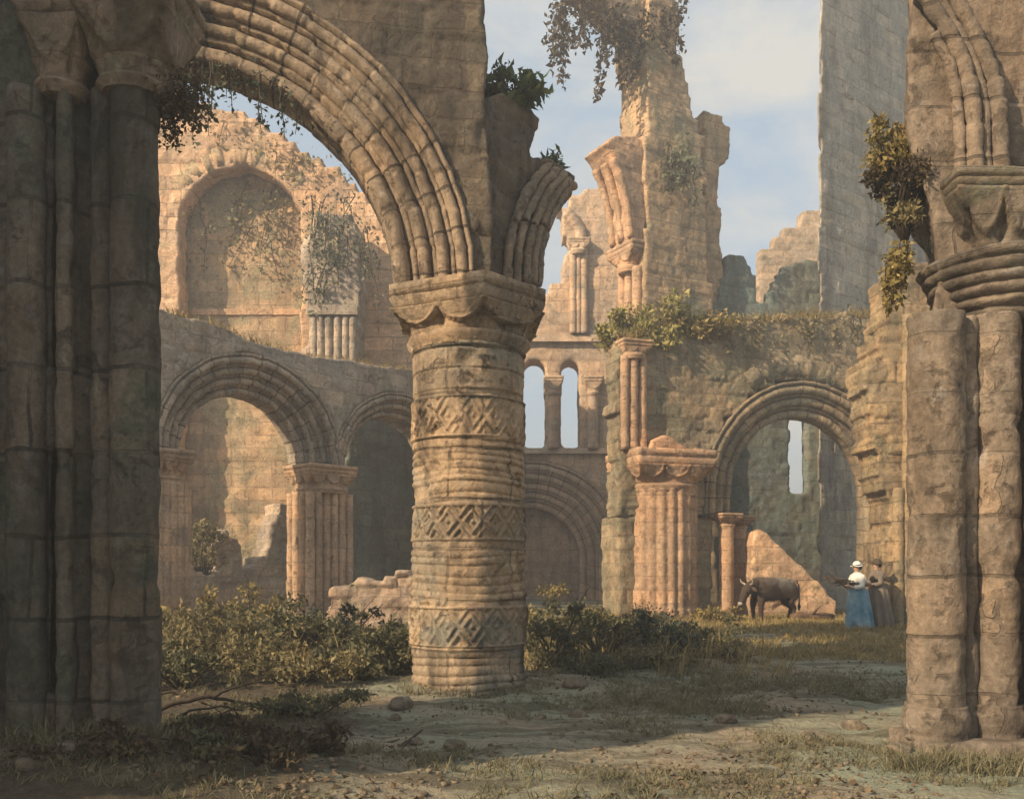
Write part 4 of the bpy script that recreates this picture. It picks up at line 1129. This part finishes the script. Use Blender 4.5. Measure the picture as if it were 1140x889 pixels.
# creeper twigs left of the column capital / ivy behind the stump
P, ST = [], []
for i in range(7):
    px = 566 + 34 * rng.random(); u = RW.u(px); wx, wy = RW.world(u, .1 + .4 * rng.random()); P.append((wx, wy, RW.uz(px, 118 + (px - 566) * .7)[1])); ST.append((.03, .15 + .3 * rng.random()))
hanging('hanging_ivy', 'short dark ivy hanging down the broken spandrel edge', P, .06, 'leaf_brown', 58, strands=ST, dens=110, spread=.06)

P, ST = [], []
for i in range(20):
    px = 214 + 112 * rng.random(); P.append(tuple(at(px, 186 + 90 * rng.random() ** 1.3, 30.95 + .1 * rng.random()))); ST.append((rng.normal() * .4, .5 + 1.5 * rng.random()))
hanging('climbing_ivy', 'thin brownish creeper inside the blind arch of the peach wall', P, .13, 'leaf_olive', 59, strands=ST, dens=42, spread=.3, rad=.018)
P, ST = [], []
for i in range(20):
    px = 236 + 150 * rng.random(); P.append(tuple(at(px, 122 + (px - 236) * .52 + 6 * rng.random(), 30.1 + .3 * rng.random()))); ST.append((rng.normal() * .3, .3 + .9 * rng.random()))
hanging('climbing_ivy', 'yellowish creeper along the sloping broken top of the peach wall', P, .13, 'leaf_gold', 60, strands=ST, dens=55, spread=.22, rad=.018)
# ---- grass that nobody could count
def scatter(n, x0, x1, y0, y1, seed, keep=None):
    r = np.random.default_rng(seed); X = x0 + (x1 - x0) * r.random(n); Y = y0 + (y1 - y0) * r.random(n)
    if keep is not None:
        k = keep(X, Y, r); X, Y = X[k], Y[k]
    return np.stack([X, Y, ground_z(X, Y)], 1)
def patch(X, Y, r, s=.7, thr=.05, seed=5):
    return fbm(np.stack([X, Y, X * 0], 1), s, seed, 3) > thr - .25 * r.random(len(X)) + .1
def near_keep(X, Y, r): return patch(X, Y, r, .8, .10, 5) & (np.abs(X) < Y * .62) 
grass('grass', 'thin short grass in patches over the near ground', scatter(17000, -6, 7, 5.6, 13.5, 61, near_keep), .085, .009, 'grass_shade', 61, .7, 6)
grass('grass', 'dry sunny grass over the middle ground by the cow', scatter(11000, 2.0, 11.5, 15, 26.5, 62, lambda X, Y, r: patch(X, Y, r, .6, -.12, 6)), .16, .018, 'grass_dry', 62, .8, 6)
grass('grass', 'dry grass between the bushes below the arcade', scatter(5000, -9, 1.5, 13.0, 24, 63, lambda X, Y, r: patch(X, Y, r, .6, -.05, 7)), .16, .018, 'grass_dry', 63, .7, 6)
grass('grass', 'longer windblown grass across the middle of the ground', scatter(3600, 1.2, 8.5, 9.8, 16.5, 64, lambda X, Y, r: patch(X, Y, r, .5, .1, 9)), .22, .012, 'grass_shade', 64, 1.2, 7)
def top_grass(plane, pix, n, seed, off=(0, 1.0)):
    r = np.random.default_rng(seed); out = []
    for _ in range(n):
        k = r.integers(len(pix) - 1); f = r.random(); px = pix[k][0] * (1 - f) + pix[k+1][0] * f; py = pix[k][1] * (1 - f) + pix[k+1][1] * f
        u, z = plane.uz(px, py); wx, wy = plane.world(u, off[0] + (off[1] - off[0]) * r.random()); out.append((wx, wy, z - .04))
    return np.array(out)
grass('grass', 'golden grass fringe along the broken top of the arcade wall', top_grass(LA, [(190, 346), (240, 362), (275, 376), (345, 396), (400, 402), (460, 412)], 420, 65), .24, .02, 'grass_dry', 65, .8, 6)
grass('grass', 'golden grass fringe along the top of the mossy arch wall', top_grass(RA, [(690, 382), (720, 370), (760, 364), (800, 362), (850, 358), (900, 354), (960, 352), (1000, 350)], 1500, 66), .36, .022, 'grass_dry', 66, .8, 7)

grass('grass', 'tall dry weeds standing among the bushes', np.concatenate([scatter(170, -6.5, -.9, 11.2, 17, 67), scatter(200, .3, 4.2, 12.4, 18, 68)]), .55, .014, 'grass_dry', 67, .45, 5)
grass('grass', 'weeds at the feet of the piers and the carved column', np.concatenate([
    np.array([(CX + .86 * math.cos(a) * q, CY + .86 * math.sin(a) * q, 0) for a, q in zip(np.linspace(-2.9, .1, 70), 1 + .22 * np.random.default_rng(3).random(70))]) + np.array([0, 0, gz(CX, CY - .8)]),
    scatter(160, -3.6, -2.4, 6.3, 6.75, 69), scatter(160, 3.0, 4.4, 6.9, 7.35, 70)]), .16, .010, 'grass_shade', 68, .6, 6)
def dead_leaves(n, seed):
    r = np.random.default_rng(seed); Y = 5.8 + 9 * r.random(n) ** 1.3; X = (-.5 + .95 * r.random(n)) * Y
    keep = fbm(np.stack([X, Y, X * 0], 1), .9, 14, 3) + .25 * (X < -.5) > -.02; X, Y = X[keep], Y[keep]
    C = np.stack([X, Y, ground_z(X, Y) + .012 + .02 * r.random(len(X))], 1)
    D = r.normal(size=(len(X), 3)) * np.array([1, 1, .25])
    tag(mesh_obj('dead_leaves', quads_mesh('dead_leaves', leaf_arrays(C, .045, r, 0, .6, D)), M['leaf_litter'], None, False), 'brown dead leaves strewn over the near ground', 'leaf litter', None, 'stuff')
M['leaf_litter'] = leafy('leaf_litter', (.05, .032, .018), (.12, .08, .045), (.26, .19, .11), .1)
dead_leaves(5200, 71)

# ================================================================== STONES AND DEAD WOOD ON THE GROUND
def rock(label, px, py, w, seed, flat=.6, mat='rock'):
    Y = 9.0
    for _ in range(12): Y = F * (EYE - gz((px - HX) / F * Y, Y)) / (py - HY)
    x = (px - HX) / F * Y; s = w / F * Y / 2
    bm = bmesh.new(); bmesh.ops.create_icosphere(bm, subdivisions=4, radius=1)
    V = np.array([v.co for v in bm.verts]); sc = np.array([1, .8, flat])
    d = 1 + .28 * fbm(V, 1.1, seed, 2) + .16 * np.round(fbm(V, 1.9, seed + 3, 1) * 3) / 3 + .05 * fbm(V, 6, seed, 2)
    V = V * d[:, None] * sc * s
    for v, q in zip(bm.verts, V): v.co = q
    me = bpy.data.meshes.new('stone'); bm.to_mesh(me); bm.free()
    o = mesh_obj('stone', me, M[mat], None, True, (x, Y, gz(x, Y) + s * flat * .25)); o.rotation_euler = (0, 0, seed * 1.3)
    return tag(o, label, 'stone', 'stones scattered on the ground')
for i, a in enumerate([
    ('rounded stone on the path left of the dead twig end', 463, 822, 17), ('larger wedge stone on the path below the carved column', 507, 832, 28),
    ('tiny dark stone right of the rounded path stone', 481, 826, 8), ('small stone right of the wedge stone on the path', 545, 841, 12),
    ('stone near the column foot on its right', 602, 800, 15), ('flat stone lying in the grass right of the column foot', 642, 797, 20),
    ('dark stone in the middle of the grey green path', 680, 808, 15), ('small stone at the lowest middle of the path', 735, 838, 14),
    ('flat long stone at the right of the grassy bank', 808, 803, 26), ('little stone beside the flat long stone', 778, 806, 10),
    ('pale stone at the foot of the dark near pier', 72, 832, 30), ('pale flat stone in the lower left corner', 40, 858, 40),
    ('round brown stone against the dark pier base', 90, 812, 24), ('yellowish stone among the withered clumps', 290, 824, 22),
    ('pale small stone among the brown scrub', 232, 842, 16), ('white chip of stone near the right pier foot', 984, 796, 9),
    ('low stone on the dirt left of the right pier base', 900, 822, 22), ('broken block lying by the right pier base', 1000, 836, 30),
    ('brown stone below the column on its left side', 440, 800, 16), ('small stone on the bare earth under the column', 560, 806, 10),
    ('stone under the sloping grass bank', 860, 768, 16), ('big broken block fallen at the left foot of the carved column', 446, 786, 34), ('block half sunk in front of the brambles', 640, 764, 30), ('squared block lying in the grass below the cow', 845, 738, 24), ('two toned block near the right edge of the path', 952, 812, 30), ('half buried stone in the dry grass before the cow', 822, 722, 12)]):
    rock(*a, seed=200 + i)

def gravel(n, seed):
    r = np.random.default_rng(seed); Y = 5.8 + 9 * r.random(n) ** 1.4; X = (-.42 + .9 * r.random(n)) * Y
    keep = fbm(np.stack([X, Y, X * 0], 1), 1.1, 4, 3) > -.05; X, Y = X[keep], Y[keep]; Z = ground_z(X, Y)
    bm = bmesh.new(); bmesh.ops.create_icosphere(bm, subdivisions=1, radius=1); B = np.array([v.co for v in bm.verts]); Fc = np.array([[v.index for v in f.verts] for f in bm.faces]); bm.free()
    sz = .008 + .028 * r.random(len(X)) ** 4
    V = []; Fs = []
    for i in range(len(X)):
        b = B * (1 + .3 * r.normal(size=(len(B), 1))) * np.array([1, .7 + .5 * r.random(), .6]) * sz[i]
        V.append(b + np.array([X[i], Y[i], Z[i] + sz[i] * .15])); Fs.append(Fc + i * len(B))
    me = bpy.data.meshes.new('gravel'); me.from_pydata(np.concatenate(V).tolist(), [], np.concatenate(Fs).tolist()); me.update()
    tag(mesh_obj('gravel', me, M['rock'], None, True), 'loose gravel and crumbs of stone over the bare earth', 'gravel', None, 'stuff')
gravel(6000, 77)

def branch(name, label, base, limbs, mat='twig'):
    """Dead branch: limbs are lists of photo pixels at one depth, lying just above the ground."""
    Y0 = base; pts0 = at(*limbs[0][0][:2], Y0)
    t = tag(bpy.data.objects.new(name, None), label, 'branch'); COL.objects.link(t); t.location = pts0
    for k, (lim) in enumerate(limbs):
        P = []; n = len(lim)
        for i, (px, py, dy) in enumerate(lim): P.append(at(px, py, Y0 + dy) - pts0)
        r0 = .028 if k == 0 else .017
        mb = MB(); Q = []
        for i in range(n - 1):
            for f in (0, .33, .66): Q.append(P[i].lerp(P[i + 1], f) + Vector((h1(i, k, int(f * 9)), h1(i, k + 3), h1(i, k + 7, int(f * 7)))) * .008)
        Q.append(P[-1])
        mb.tube(Q, [r0 * (1 - .75 * i / len(Q)) for i in range(len(Q))], 7)
        mb.build('limb' if k == 0 else 'twig', M[mat], t)
branch('dead_branch', 'forked dead branch arching out beside the dark pier', 9.0,
       [[(174, 790, -.2), (200, 781, -.1), (232, 775, 0), (262, 780, .1), (300, 786, .2), (325, 792, .3)],
        [(172, 772, .1), (195, 769, .1), (215, 776, .05), (233, 784, 0), (246, 793, -.1)],
        [(238, 776, 0), (252, 768, .1), (275, 760, .2), (300, 758, .3)],
        [(196, 800, -.3), (212, 790, -.25), (245, 786, -.2), (270, 790, -.15)]])
branch('dead_branch', 'thin dead branch lying on the bare path', 8.05,
       [[(420, 852, -.1), (437, 838, 0), (455, 824, .1), (470, 812, .25)], [(384, 840, .0), (405, 832, .05), (425, 838, 0), (440, 840, 0), (480, 838, 0)], [(405, 832, .05), (425, 828, .1), (445, 822, .15)]])
branch('dead_branch', 'bare twig standing at the right end of the bramble', 14.2,
       [[(812, 745, 0), (815, 730, 0), (822, 716, 0)], [(813, 738, 0), (830, 730, .1), (846, 728, .2)], [(815, 730, 0), (806, 718, 0)]])
def fallen_log():
    t = thing('fallen_log', 'old brown log lying on the grass between cow and woman', 'log', on_ground(888, 22.0))
    mb = MB(); mb.tube([(-.15 + .22 * i, .05 * i, .12 + .02 * math.sin(i * 2.1)) for i in range(6)], [.10, .115, .11, .10, .105, .085], 12)
    V = np.array(mb.v); V += (.025 * fbm(V, 5, 3, 3))[:, None]; mb.v = [tuple(p) for p in V]
    mb.build('trunk', M['twig_brown'], t)
    mb = MB(); mb.tube([(.4, .1, .18), (.45, -.05, .32), (.55, -.1, .42)], [.035, .025, .012], 7); mb.build('branch_stub', M['twig_brown'], t)
M['twig_brown'] = plain('log_bark', (.09, .055, .035), (.17, .105, .065), 10, .9, .6)
fallen_log()

# ================================================================== LIVING FIGURES
def skin(name, V, E, R, root, mat, parent, sub=2):
    me = bpy.data.meshes.new('tmps'); me.from_pydata([tuple(v) for v in V], E, []); me.update()
    o = bpy.data.objects.new('tmps', me); COL.objects.link(o)
    o.modifiers.new('s', 'SKIN'); su = o.modifiers.new('u', 'SUBSURF'); su.levels = su.render_levels = sub
    for i, r in enumerate(R):
        q = me.skin_vertices[0].data[i]; q.radius = r if isinstance(r, tuple) else (r, r); q.use_root = (i == root)
    dg = bpy.context.evaluated_depsgraph_get(); dg.update()
    out = bpy.data.meshes.new_from_object(o.evaluated_get(dg))
    COL.objects.unlink(o); bpy.data.objects.remove(o)
    return out if name is None else mesh_obj(name, out, mat, parent)

def ball(c, r, mat, name, parent, sub=2):
    bm = bmesh.new(); bmesh.ops.create_icosphere(bm, subdivisions=sub, radius=1)
    r = r if isinstance(r, tuple) else (r, r, r)
    for v in bm.verts: v.co = Vector((v.co.x * r[0] + c[0], v.co.y * r[1] + c[1], v.co.z * r[2] + c[2]))
    me = bpy.data.meshes.new(name); bm.to_mesh(me); bm.free()
    return mesh_obj(name, me, M[mat], parent)

def cow_material():
    m, nt, b = nodes('shaggy_dark_hide'); g = NT(nt)
    tc = g.n('ShaderNodeTexCoord').outputs['Object']
    sx = g.n('ShaderNodeSeparateXYZ'); g.l(tc, sx.inputs[0])
    n = g.noise(tc, 2.1, 4, .6); nf = g.noise(g.mapping(tc, (9, 9, 30)), 2.0, 5, .7)
    dark = g.mix(n, (.035, .024, .018), (.10, .068, .048))
    up = g.math('ADD', g.math('MULTIPLY', sx.outputs[2], 1.2), g.math('MULTIPLY', n, .9))
    back = g.math('MULTIPLY', g.ramp(up, [(.0, 0.0), (1, 1.0)]), 1.0)
    f = g.math('MULTIPLY', g.ramp(g.math('SUBTRACT', up, 1.15), [(.35, 0.0), (.62, 1.0)]), g.ramp(g.math('ADD', g.math('MULTIPLY', sx.outputs[0], -.8), n), [(.2, 0.0), (.65, 1.0)]))
    c = g.mix(g.math('MULTIPLY', f, .85), dark, (.25, .22, .18))
    c = g.mix(.6, c, g.ramp(nf, [(.3, .55), (.7, 1.3)]), 'MULTIPLY')
    g.l(c, b.inputs['Base Color'])
    bp = g.n('ShaderNodeBump'); bp.inputs['Strength'].default_value = .6; bp.inputs['Distance'].default_value = .02
    g.l(nf, bp.inputs['Height']); g.l(bp.outputs[0], b.inputs['Normal'])
    return m

def build_cow():
    Y = 22.0; x = (857 - HX) / F * Y
    t = thing('cow', 'shaggy dark cow with pale back grazing before the archway', 'cow', (x, Y, gz(x, Y) - .01), math.radians(206))
    t.scale = (.86, .86, .86)
    V = [(-.66, 0, .98), (-.25, 0, .92), (.24, 0, .93), (.52, 0, 1.0), (.68, 0, .99), (.82, 0, .93), (.93, 0, .78), (1.01, 0, .62), (1.045, 0, .54), (-.88, 0, 1.06)]
    R = [(.23, .26), (.29, .33), (.25, .33), (.17, .29), (.14, .21), (.155, .145), (.135, .125), (.10, .085), (.105, .085), (.15, .18)]
    E = [(0, 1), (1, 2), (2, 3), (3, 4), (4, 5), (5, 6), (6, 7), (7, 8), (0, 9)]
    for s in (1, -1):
        b = len(V)
        V += [(.46, .17*s, .62), (.47, .17*s, .38), (.45, .17*s, .13), (.48, .17*s, .03)]; R += [.115, .07, .05, .066]
        E += [(2, b), (b, b+1), (b+1, b+2), (b+2, b+3)]
        b = len(V); k = .1 * s
        V += [(-.72, .19*s, .72), (-.62 + k, .21*s, .56), (-.86 + k, .18*s, .40), (-.79 + k, .18*s, .12), (-.75 + k, .18*s, .03)]; R += [.17, .13, .062, .048, .064]
        E += [(0, b), (b, b+1), (b+1, b+2), (b+2, b+3), (b+3, b+4)]
        b = len(V); V += [(-.62, .17*s, 1.17)]; R += [.07]; E += [(0, b)]          # hip bones
    cm = cow_material()
    body = skin('body', V, E, R, 0, cm, t, 3)
    # shaggy coat: short hairs lying back along the body
    me = body.data; n = len(me.polygons); C = np.empty(n * 3); me.polygons.foreach_get('center', C); C = C.reshape(-1, 3)
    N = np.empty(n * 3); me.polygons.foreach_get('normal', N); N = N.reshape(-1, 3); A = np.empty(n); me.polygons.foreach_get('area', A)
    r = np.random.default_rng(4); k = r.choice(n, 9000, p=A / A.sum())
    P = C[k] + r.normal(size=(9000, 3)) * .015; D = N[k] * .75 + np.array([-.45, 0, -.75]) + r.normal(size=(9000, 3)) * .3
    keep = P[:, 2] > .16; P, D = P[keep], D[keep]
    mesh_obj('coat', quads_mesh('coat', leaf_arrays(P, .038, r, 0, .2, D)), cm, t, False)
    for s in (1, -1):
        mb = MB(); mb.tube([(.78, .07*s, 1.05), (.79, .18*s, 1.09), (.83, .25*s, 1.14), (.87, .24*s, 1.22)], [.032, .028, .02, .006], 8); mb.build('horn', M['horn'], t)
        mb = MB()
        mb.ring_grid([[(.76 + .03*c*w, (.12 + .22*q)*s + .0, .97 - .08*q + .065*w*math.sin(a)) for a, c in ((2*math.pi*i/8, math.cos(2*math.pi*i/8)) for i in range(8))] for q, w in ((0, .7), (.4, 1.2), (.8, .9), (1, .2))])
        mb.build('ear', M['hide'], t)
        ball((.93, .125*s, .85), .024, 'eye', 'eye', t)
    ball((1.065, 0, .53), (.07, .085, .065), 'hide_pale', 'muzzle', t)
    mb = MB(); mb.tube([(-1.0, 0, 1.16), (-1.09, 0, 1.02), (-1.09, .02, .75), (-1.07, .03, .5)], [.035, .025, .02, .018], 7); tl = mb.build('tail', M['hide'], t)
    mb = MB(); mb.tube([(-1.07, .03, .52), (-1.075, .03, .42), (-1.07, .03, .30)], [.02, .05, .012], 8); mb.build('tuft', M['hide'], tl)
build_cow()

def build_person(px_, Y, s0, head, label, cloths, cloak=False):
    x = (px_ - HX) / F * Y
    t = thing('person', label, 'person', (x, Y, gz(x, Y) - .01), math.radians(head))
    t.scale = (s0, s0, s0)
    V = [(0, 0, .88), (0, 0, 1.02), (.015, 0, 1.20), (.02, 0, 1.33), (.03, 0, 1.385), (.05, 0, 1.46), (.045, 0, 1.545)]
    R = [(.15, .12), (.115, .09), (.135, .10), (.048, .048), (.055, .06), (.075, .085), (.06, .07)]
    E = [(0, 1), (1, 2), (2, 3), (3, 4), (4, 5), (5, 6)]
    hands = []
    for s in (1, -1):
        b = len(V)
        V += [(.01, .165*s, 1.265), (.06, .225*s, 1.03), (.20, .17*s, .99), (.31, .10*s, 1.03), (.365, .07*s, 1.05)]; R += [.058, .045, .036, .026, (.034, .02)]
        E += [(2, b), (b, b+1), (b+1, b+2), (b+2, b+3), (b+3, b+4)]; hands.append((V[-1], s))
        b = len(V)
        V += [(.01, .085*s, .75), (.02, .09*s, .46), (0, .09*s, .09), (.05, .095*s, .035), (.14, .10*s, .03)]; R += [.085, .055, .036, .04, .03]
        E += [(0, b), (b, b+1), (b+1, b+2), (b+2, b+3), (b+3, b+4)]
    me = skin(None, V, E, R, 0, None, None, 2)
    bm = bmesh.new(); bm.from_mesh(me)
    def add_tube(pts, rad):
        mb = MB(); mb.tube(pts, rad, 8); vs = [bm.verts.new(v) for v in mb.v]
        for f in mb.f: bm.faces.new([vs[i] for i in f])
    for (hx, hy, hz), s in hands:                     # fingers curl up and round the sticks, thumb from the side of the palm
        for k, ln in enumerate((.9, 1.0, .95, .78)):
            ox = -.025 + .019 * k
            add_tube([(hx + ox, hy, hz), (hx + ox + .01, hy - .035*s, hz + .005), (hx + ox + .01, hy - .062*s*ln, hz + .03), (hx + ox, hy - .06*s*ln, hz + .058*ln)], [.010, .0095, .0085, .006])
        add_tube([(hx - .02, hy, hz), (hx - .05, hy + .005*s, hz + .025), (hx - .045, hy - .01*s, hz + .055)], [.012, .0105, .007])
    add_tube([(.115, 0, 1.49), (.145, 0, 1.455), (.118, 0, 1.44)], [.010, .017, .008])     # nose
    add_tube([(.112, -.022, 1.415), (.122, 0, 1.415), (.112, .022, 1.415)], [.006, .008, .006])   # lips
    bm.to_mesh(me); bm.free()
    mesh_obj('body', me, M['skin'], t)
    for s in (1, -1): ball((.112, .032*s, 1.475), .011, 'eye', 'eye', t)
    def cloth(name, levels, mat, folds=0, n=72, amp=.0):
        mb = MB(); rings = []
        for z, rx, ry, ox in levels:
            rings.append([(ox + rx * math.cos(a) * (1 + amp * math.sin(a * folds + z * 2.0) * (levels[0][0] - z + .1)), ry * math.sin(a) * (1 + amp * math.sin(a * folds + z * 2.0 + .5) * (levels[0][0] - z + .1)), z) for a in (2*math.pi*i/n for i in range(n))])
        mb.ring_grid(rings, True, True); return mb.build(name, mat, t)
    cloth('skirt', [(1.03, .125, .125, .0), (.98, .17, .17, .0), (.9, .215, .22, -.01), (.75, .225, .24, -.02), (.5, .25, .27, -.03), (.25, .27, .29, -.04), (.05, .285, .31, -.05), (.03, .27, .30, -.05)], M[cloths[0]], 8, amp=.16)
    cloth('bodice', [(1.29, .075, .10, .012), (1.27, .10, .165, .012), (1.2, .14, .165, .015), (1.1, .135, .145, .01), (1.0, .13, .135, 0), (.98, .12, .12, 0)], M[cloths[1]], 0)
    cloth('shawl', [(1.35, .062, .066, .02), (1.33, .085, .10, .015), (1.28, .13, .20, .01), (1.2, .165, .225, .008), (1.13, .17, .225, .0), (1.09, .15, .20, -.01), (1.10, .145, .19, -.01)], M[cloths[2]], 9, amp=.25)
    mb = MB()      # sleeves
    for s in (1, -1):
        mb = MB(); mb.tube([(.0, .15*s, 1.26), (.03, .205*s, 1.14), (.065, .232*s, 1.03), (.14, .20*s, 1.0), (.21, .165*s, .995)], [.07, .068, .062, .056, .048], 12); mb.build('sleeve', M[cloths[2]], t)
    # cap with a ribbon and a soft brim
    mb = MB(); rings = []
    for k in range(9):
        f = k / 8; a = f * math.pi / 2
        rings.append([(.02 + (.105 * math.cos(a) + .0) * math.cos(b), .105 * math.cos(a) * math.sin(b), 1.50 + .115 * math.sin(a) + .012 * math.cos(a) * math.sin(5*b)) for b in (2*math.pi*i/32 for i in range(32))])
    mb.ring_grid(rings); cap = mb.build('cap', M[cloths[3]], t)
    mb = MB(); mb.tube([(.02 + .108 * math.cos(b), .108 * math.sin(b), 1.508) for b in (2*math.pi*i/28 for i in range(29))], [.016]*29, 8); mb.build('ribbon', M[cloths[4]], cap)
    mb = MB(); mb.ring_grid([[(.02 + r * math.cos(b), r * math.sin(b), z + .01 * math.sin(4*b)) for b in (2*math.pi*i/32 for i in range(32))] for r, z in ((.10, 1.515), (.15, 1.495), (.152, 1.487), (.10, 1.50))]); mb.build('brim', M[cloths[3]], cap)
    # hair at the nape
    ball((-.055, 0, 1.455), (.04, .07, .06), 'eye', 'hair', t)
    if cloak: return
    # bundle of sticks held against the chest
    ang = math.radians(head); ca, sa = math.cos(ang), math.sin(ang)
    base = Vector((x, Y, gz(x, Y)))
    def W(p): return base + Vector((p[0]*ca - p[1]*sa, p[0]*sa + p[1]*ca, p[2])) * s0
    c0 = W((.36, 0, 1.10))
    fg = thing('firewood_bundle', 'small bundle of dark sticks held in the woman\'s arms', 'firewood', tuple(c0))
    r = np.random.default_rng(9)
    for i in range(15):
        a = r.random() * 2 * math.pi; rr_ = .07 * math.sqrt(r.random())
        o = Vector((0, rr_ * math.cos(a), rr_ * math.sin(a))); sp = Vector((0, r.normal() * .10, r.normal() * .12))
        p0 = W(Vector((.10 + r.random()*.1, 0, 1.08)) + o) - c0; p1 = W(Vector((.40, 0, 1.12)) + o) - c0; p2 = W(Vector((.62 + .3 * r.random(), 0, 1.17)) + o + sp) - c0
        mb = MB(); mb.tube([p0, p1, p2], [.012, .012, .006], 6); mb.build('stick', M['stick'], fg)
build_person(955, 19.6, .93, 196, 'woman in white cap and blue skirt carrying a bundle of sticks', ('blue', 'brown_cloth', 'white', 'white', 'navy'))
M['dun'] = plain('dun_cloth', (.13, .105, .08), (.19, .155, .12), 5, .9, .3)
M['umber'] = plain('umber_felt', (.055, .038, .026), (.085, .06, .04), 6, .9, .2)
build_person(977, 20.0, .95, 188, 'figure in dun clothes and dark brown hat behind the woman', ('dun', 'umber', 'dun', 'umber', 'umber'), True)
# ================================================================== CAMERA, LIGHT, SKY
cd = bpy.data.cameras.new('camera'); cam = bpy.data.objects.new('camera', cd); COL.objects.link(cam)
cam.location = (0, 0, EYE); cam.rotation_euler = (math.pi / 2, 0, 0)
cd.sensor_width = 36; cd.sensor_fit = 'HORIZONTAL'; cd.lens = F / 1140 * 36
cd.shift_y = (HY - 444.5) / 1140
cd.clip_start = .1; cd.clip_end = 2000
scene.camera = cam

S = Vector((-.70, -.50, .51)).normalized()
sd = bpy.data.lights.new('sun', 'SUN'); sun = bpy.data.objects.new('sun', sd); COL.objects.link(sun)
sd.energy = 4.9; sd.angle = math.radians(.5); sd.color = (1.0, .78, .53)
sun.rotation_euler = (-S).to_track_quat('-Z', 'Y').to_euler()
w = bpy.data.worlds.new('World'); scene.world = w; w.use_nodes = True
nt = w.node_tree; nt.nodes.clear(); g = NT(nt)
sky = g.n('ShaderNodeTexSky', sky_type='NISHITA', sun_disc=False)
sky.sun_elevation = math.asin(S.z); sky.sun_rotation = math.atan2(S.x, S.y) % (2 * math.pi)
sky.dust_density = 3.5; sky.air_density = 1.0; sky.ozone_density = 1.0
tc = g.n('ShaderNodeTexCoord').outputs['Generated']
n1 = g.noise(g.mapping(tc, (2.2, 2.2, 4.6), (1.3, .4, .2)), 1.6, 7, .62, .4)
n2 = g.noise(g.mapping(tc, (3, 3, 7), (4.3, 1.4, .2)), 2.6, 6, .6, .3)
veil = g.mix(.68, sky.outputs[0], (2.35, 2.75, 2.95))
vd = g.n('ShaderNodeVectorMath', operation='DOT_PRODUCT'); g.l(tc, vd.inputs[0]); vd.inputs[1].default_value = Vector((.34, 1, .44)).normalized()
bank = g.math('MULTIPLY', g.ramp(vd.outputs['Value'], [(.93, 0.0), (.995, 1.0)]), .085)      # a cloud bank towards the north east
cl = g.ramp(g.math('ADD', n1, bank), [(.50, 0.0), (.70, 1.0)])
col = g.mix(g.math('MULTIPLY', cl, .62), veil, (4.1, 3.65, 2.95))
col = g.mix(g.math('MULTIPLY', g.ramp(n2, [(.52, 0.0), (.7, 1.0)]), .45), col, (3.0, 3.2, 3.3))
bg = g.n('ShaderNodeBackground'); bg.inputs['Strength'].default_value = .15
g.l(col, bg.inputs[0]); out = g.n('ShaderNodeOutputWorld'); g.l(bg.outputs[0], out.inputs[0])
vs = scene.view_settings; vs.view_transform = 'Standard'; vs.look = 'None'; vs.gamma = 1; vs.exposure = .66; vs.use_curve_mapping = False
scene.cycles.use_denoising = True
mb = MB()
x0, x1, y0, y1, z0, z1 = -265, 265, -125, 425, -1.6, 26
mb.add([(x0, y0, z0), (x1, y0, z0), (x1, y1, z0), (x0, y1, z0), (x0, y0, z1), (x1, y0, z1), (x1, y1, z1), (x0, y1, z1)], [(0, 3, 2, 1), (4, 5, 6, 7), (0, 1, 5, 4), (1, 2, 6, 5), (2, 3, 7, 6), (3, 0, 4, 7)])
hm = bpy.data.materials.new('pale_air'); hm.use_nodes = True; hm.node_tree.nodes.clear()
ho = hm.node_tree.nodes.new('ShaderNodeOutputMaterial'); hv = hm.node_tree.nodes.new('ShaderNodeVolumePrincipled')
hv.inputs['Color'].default_value = (.84, .88, .92, 1); hv.inputs['Density'].default_value = HAZE; hv.inputs['Anisotropy'].default_value = .2
hm.node_tree.links.new(hv.outputs[0], ho.inputs['Volume'])
tag(mb.build('haze', hm, None, False), 'thin pale haze filling the air of the ruin', 'haze', None, 'stuff')
scene.cycles.max_bounces = 6
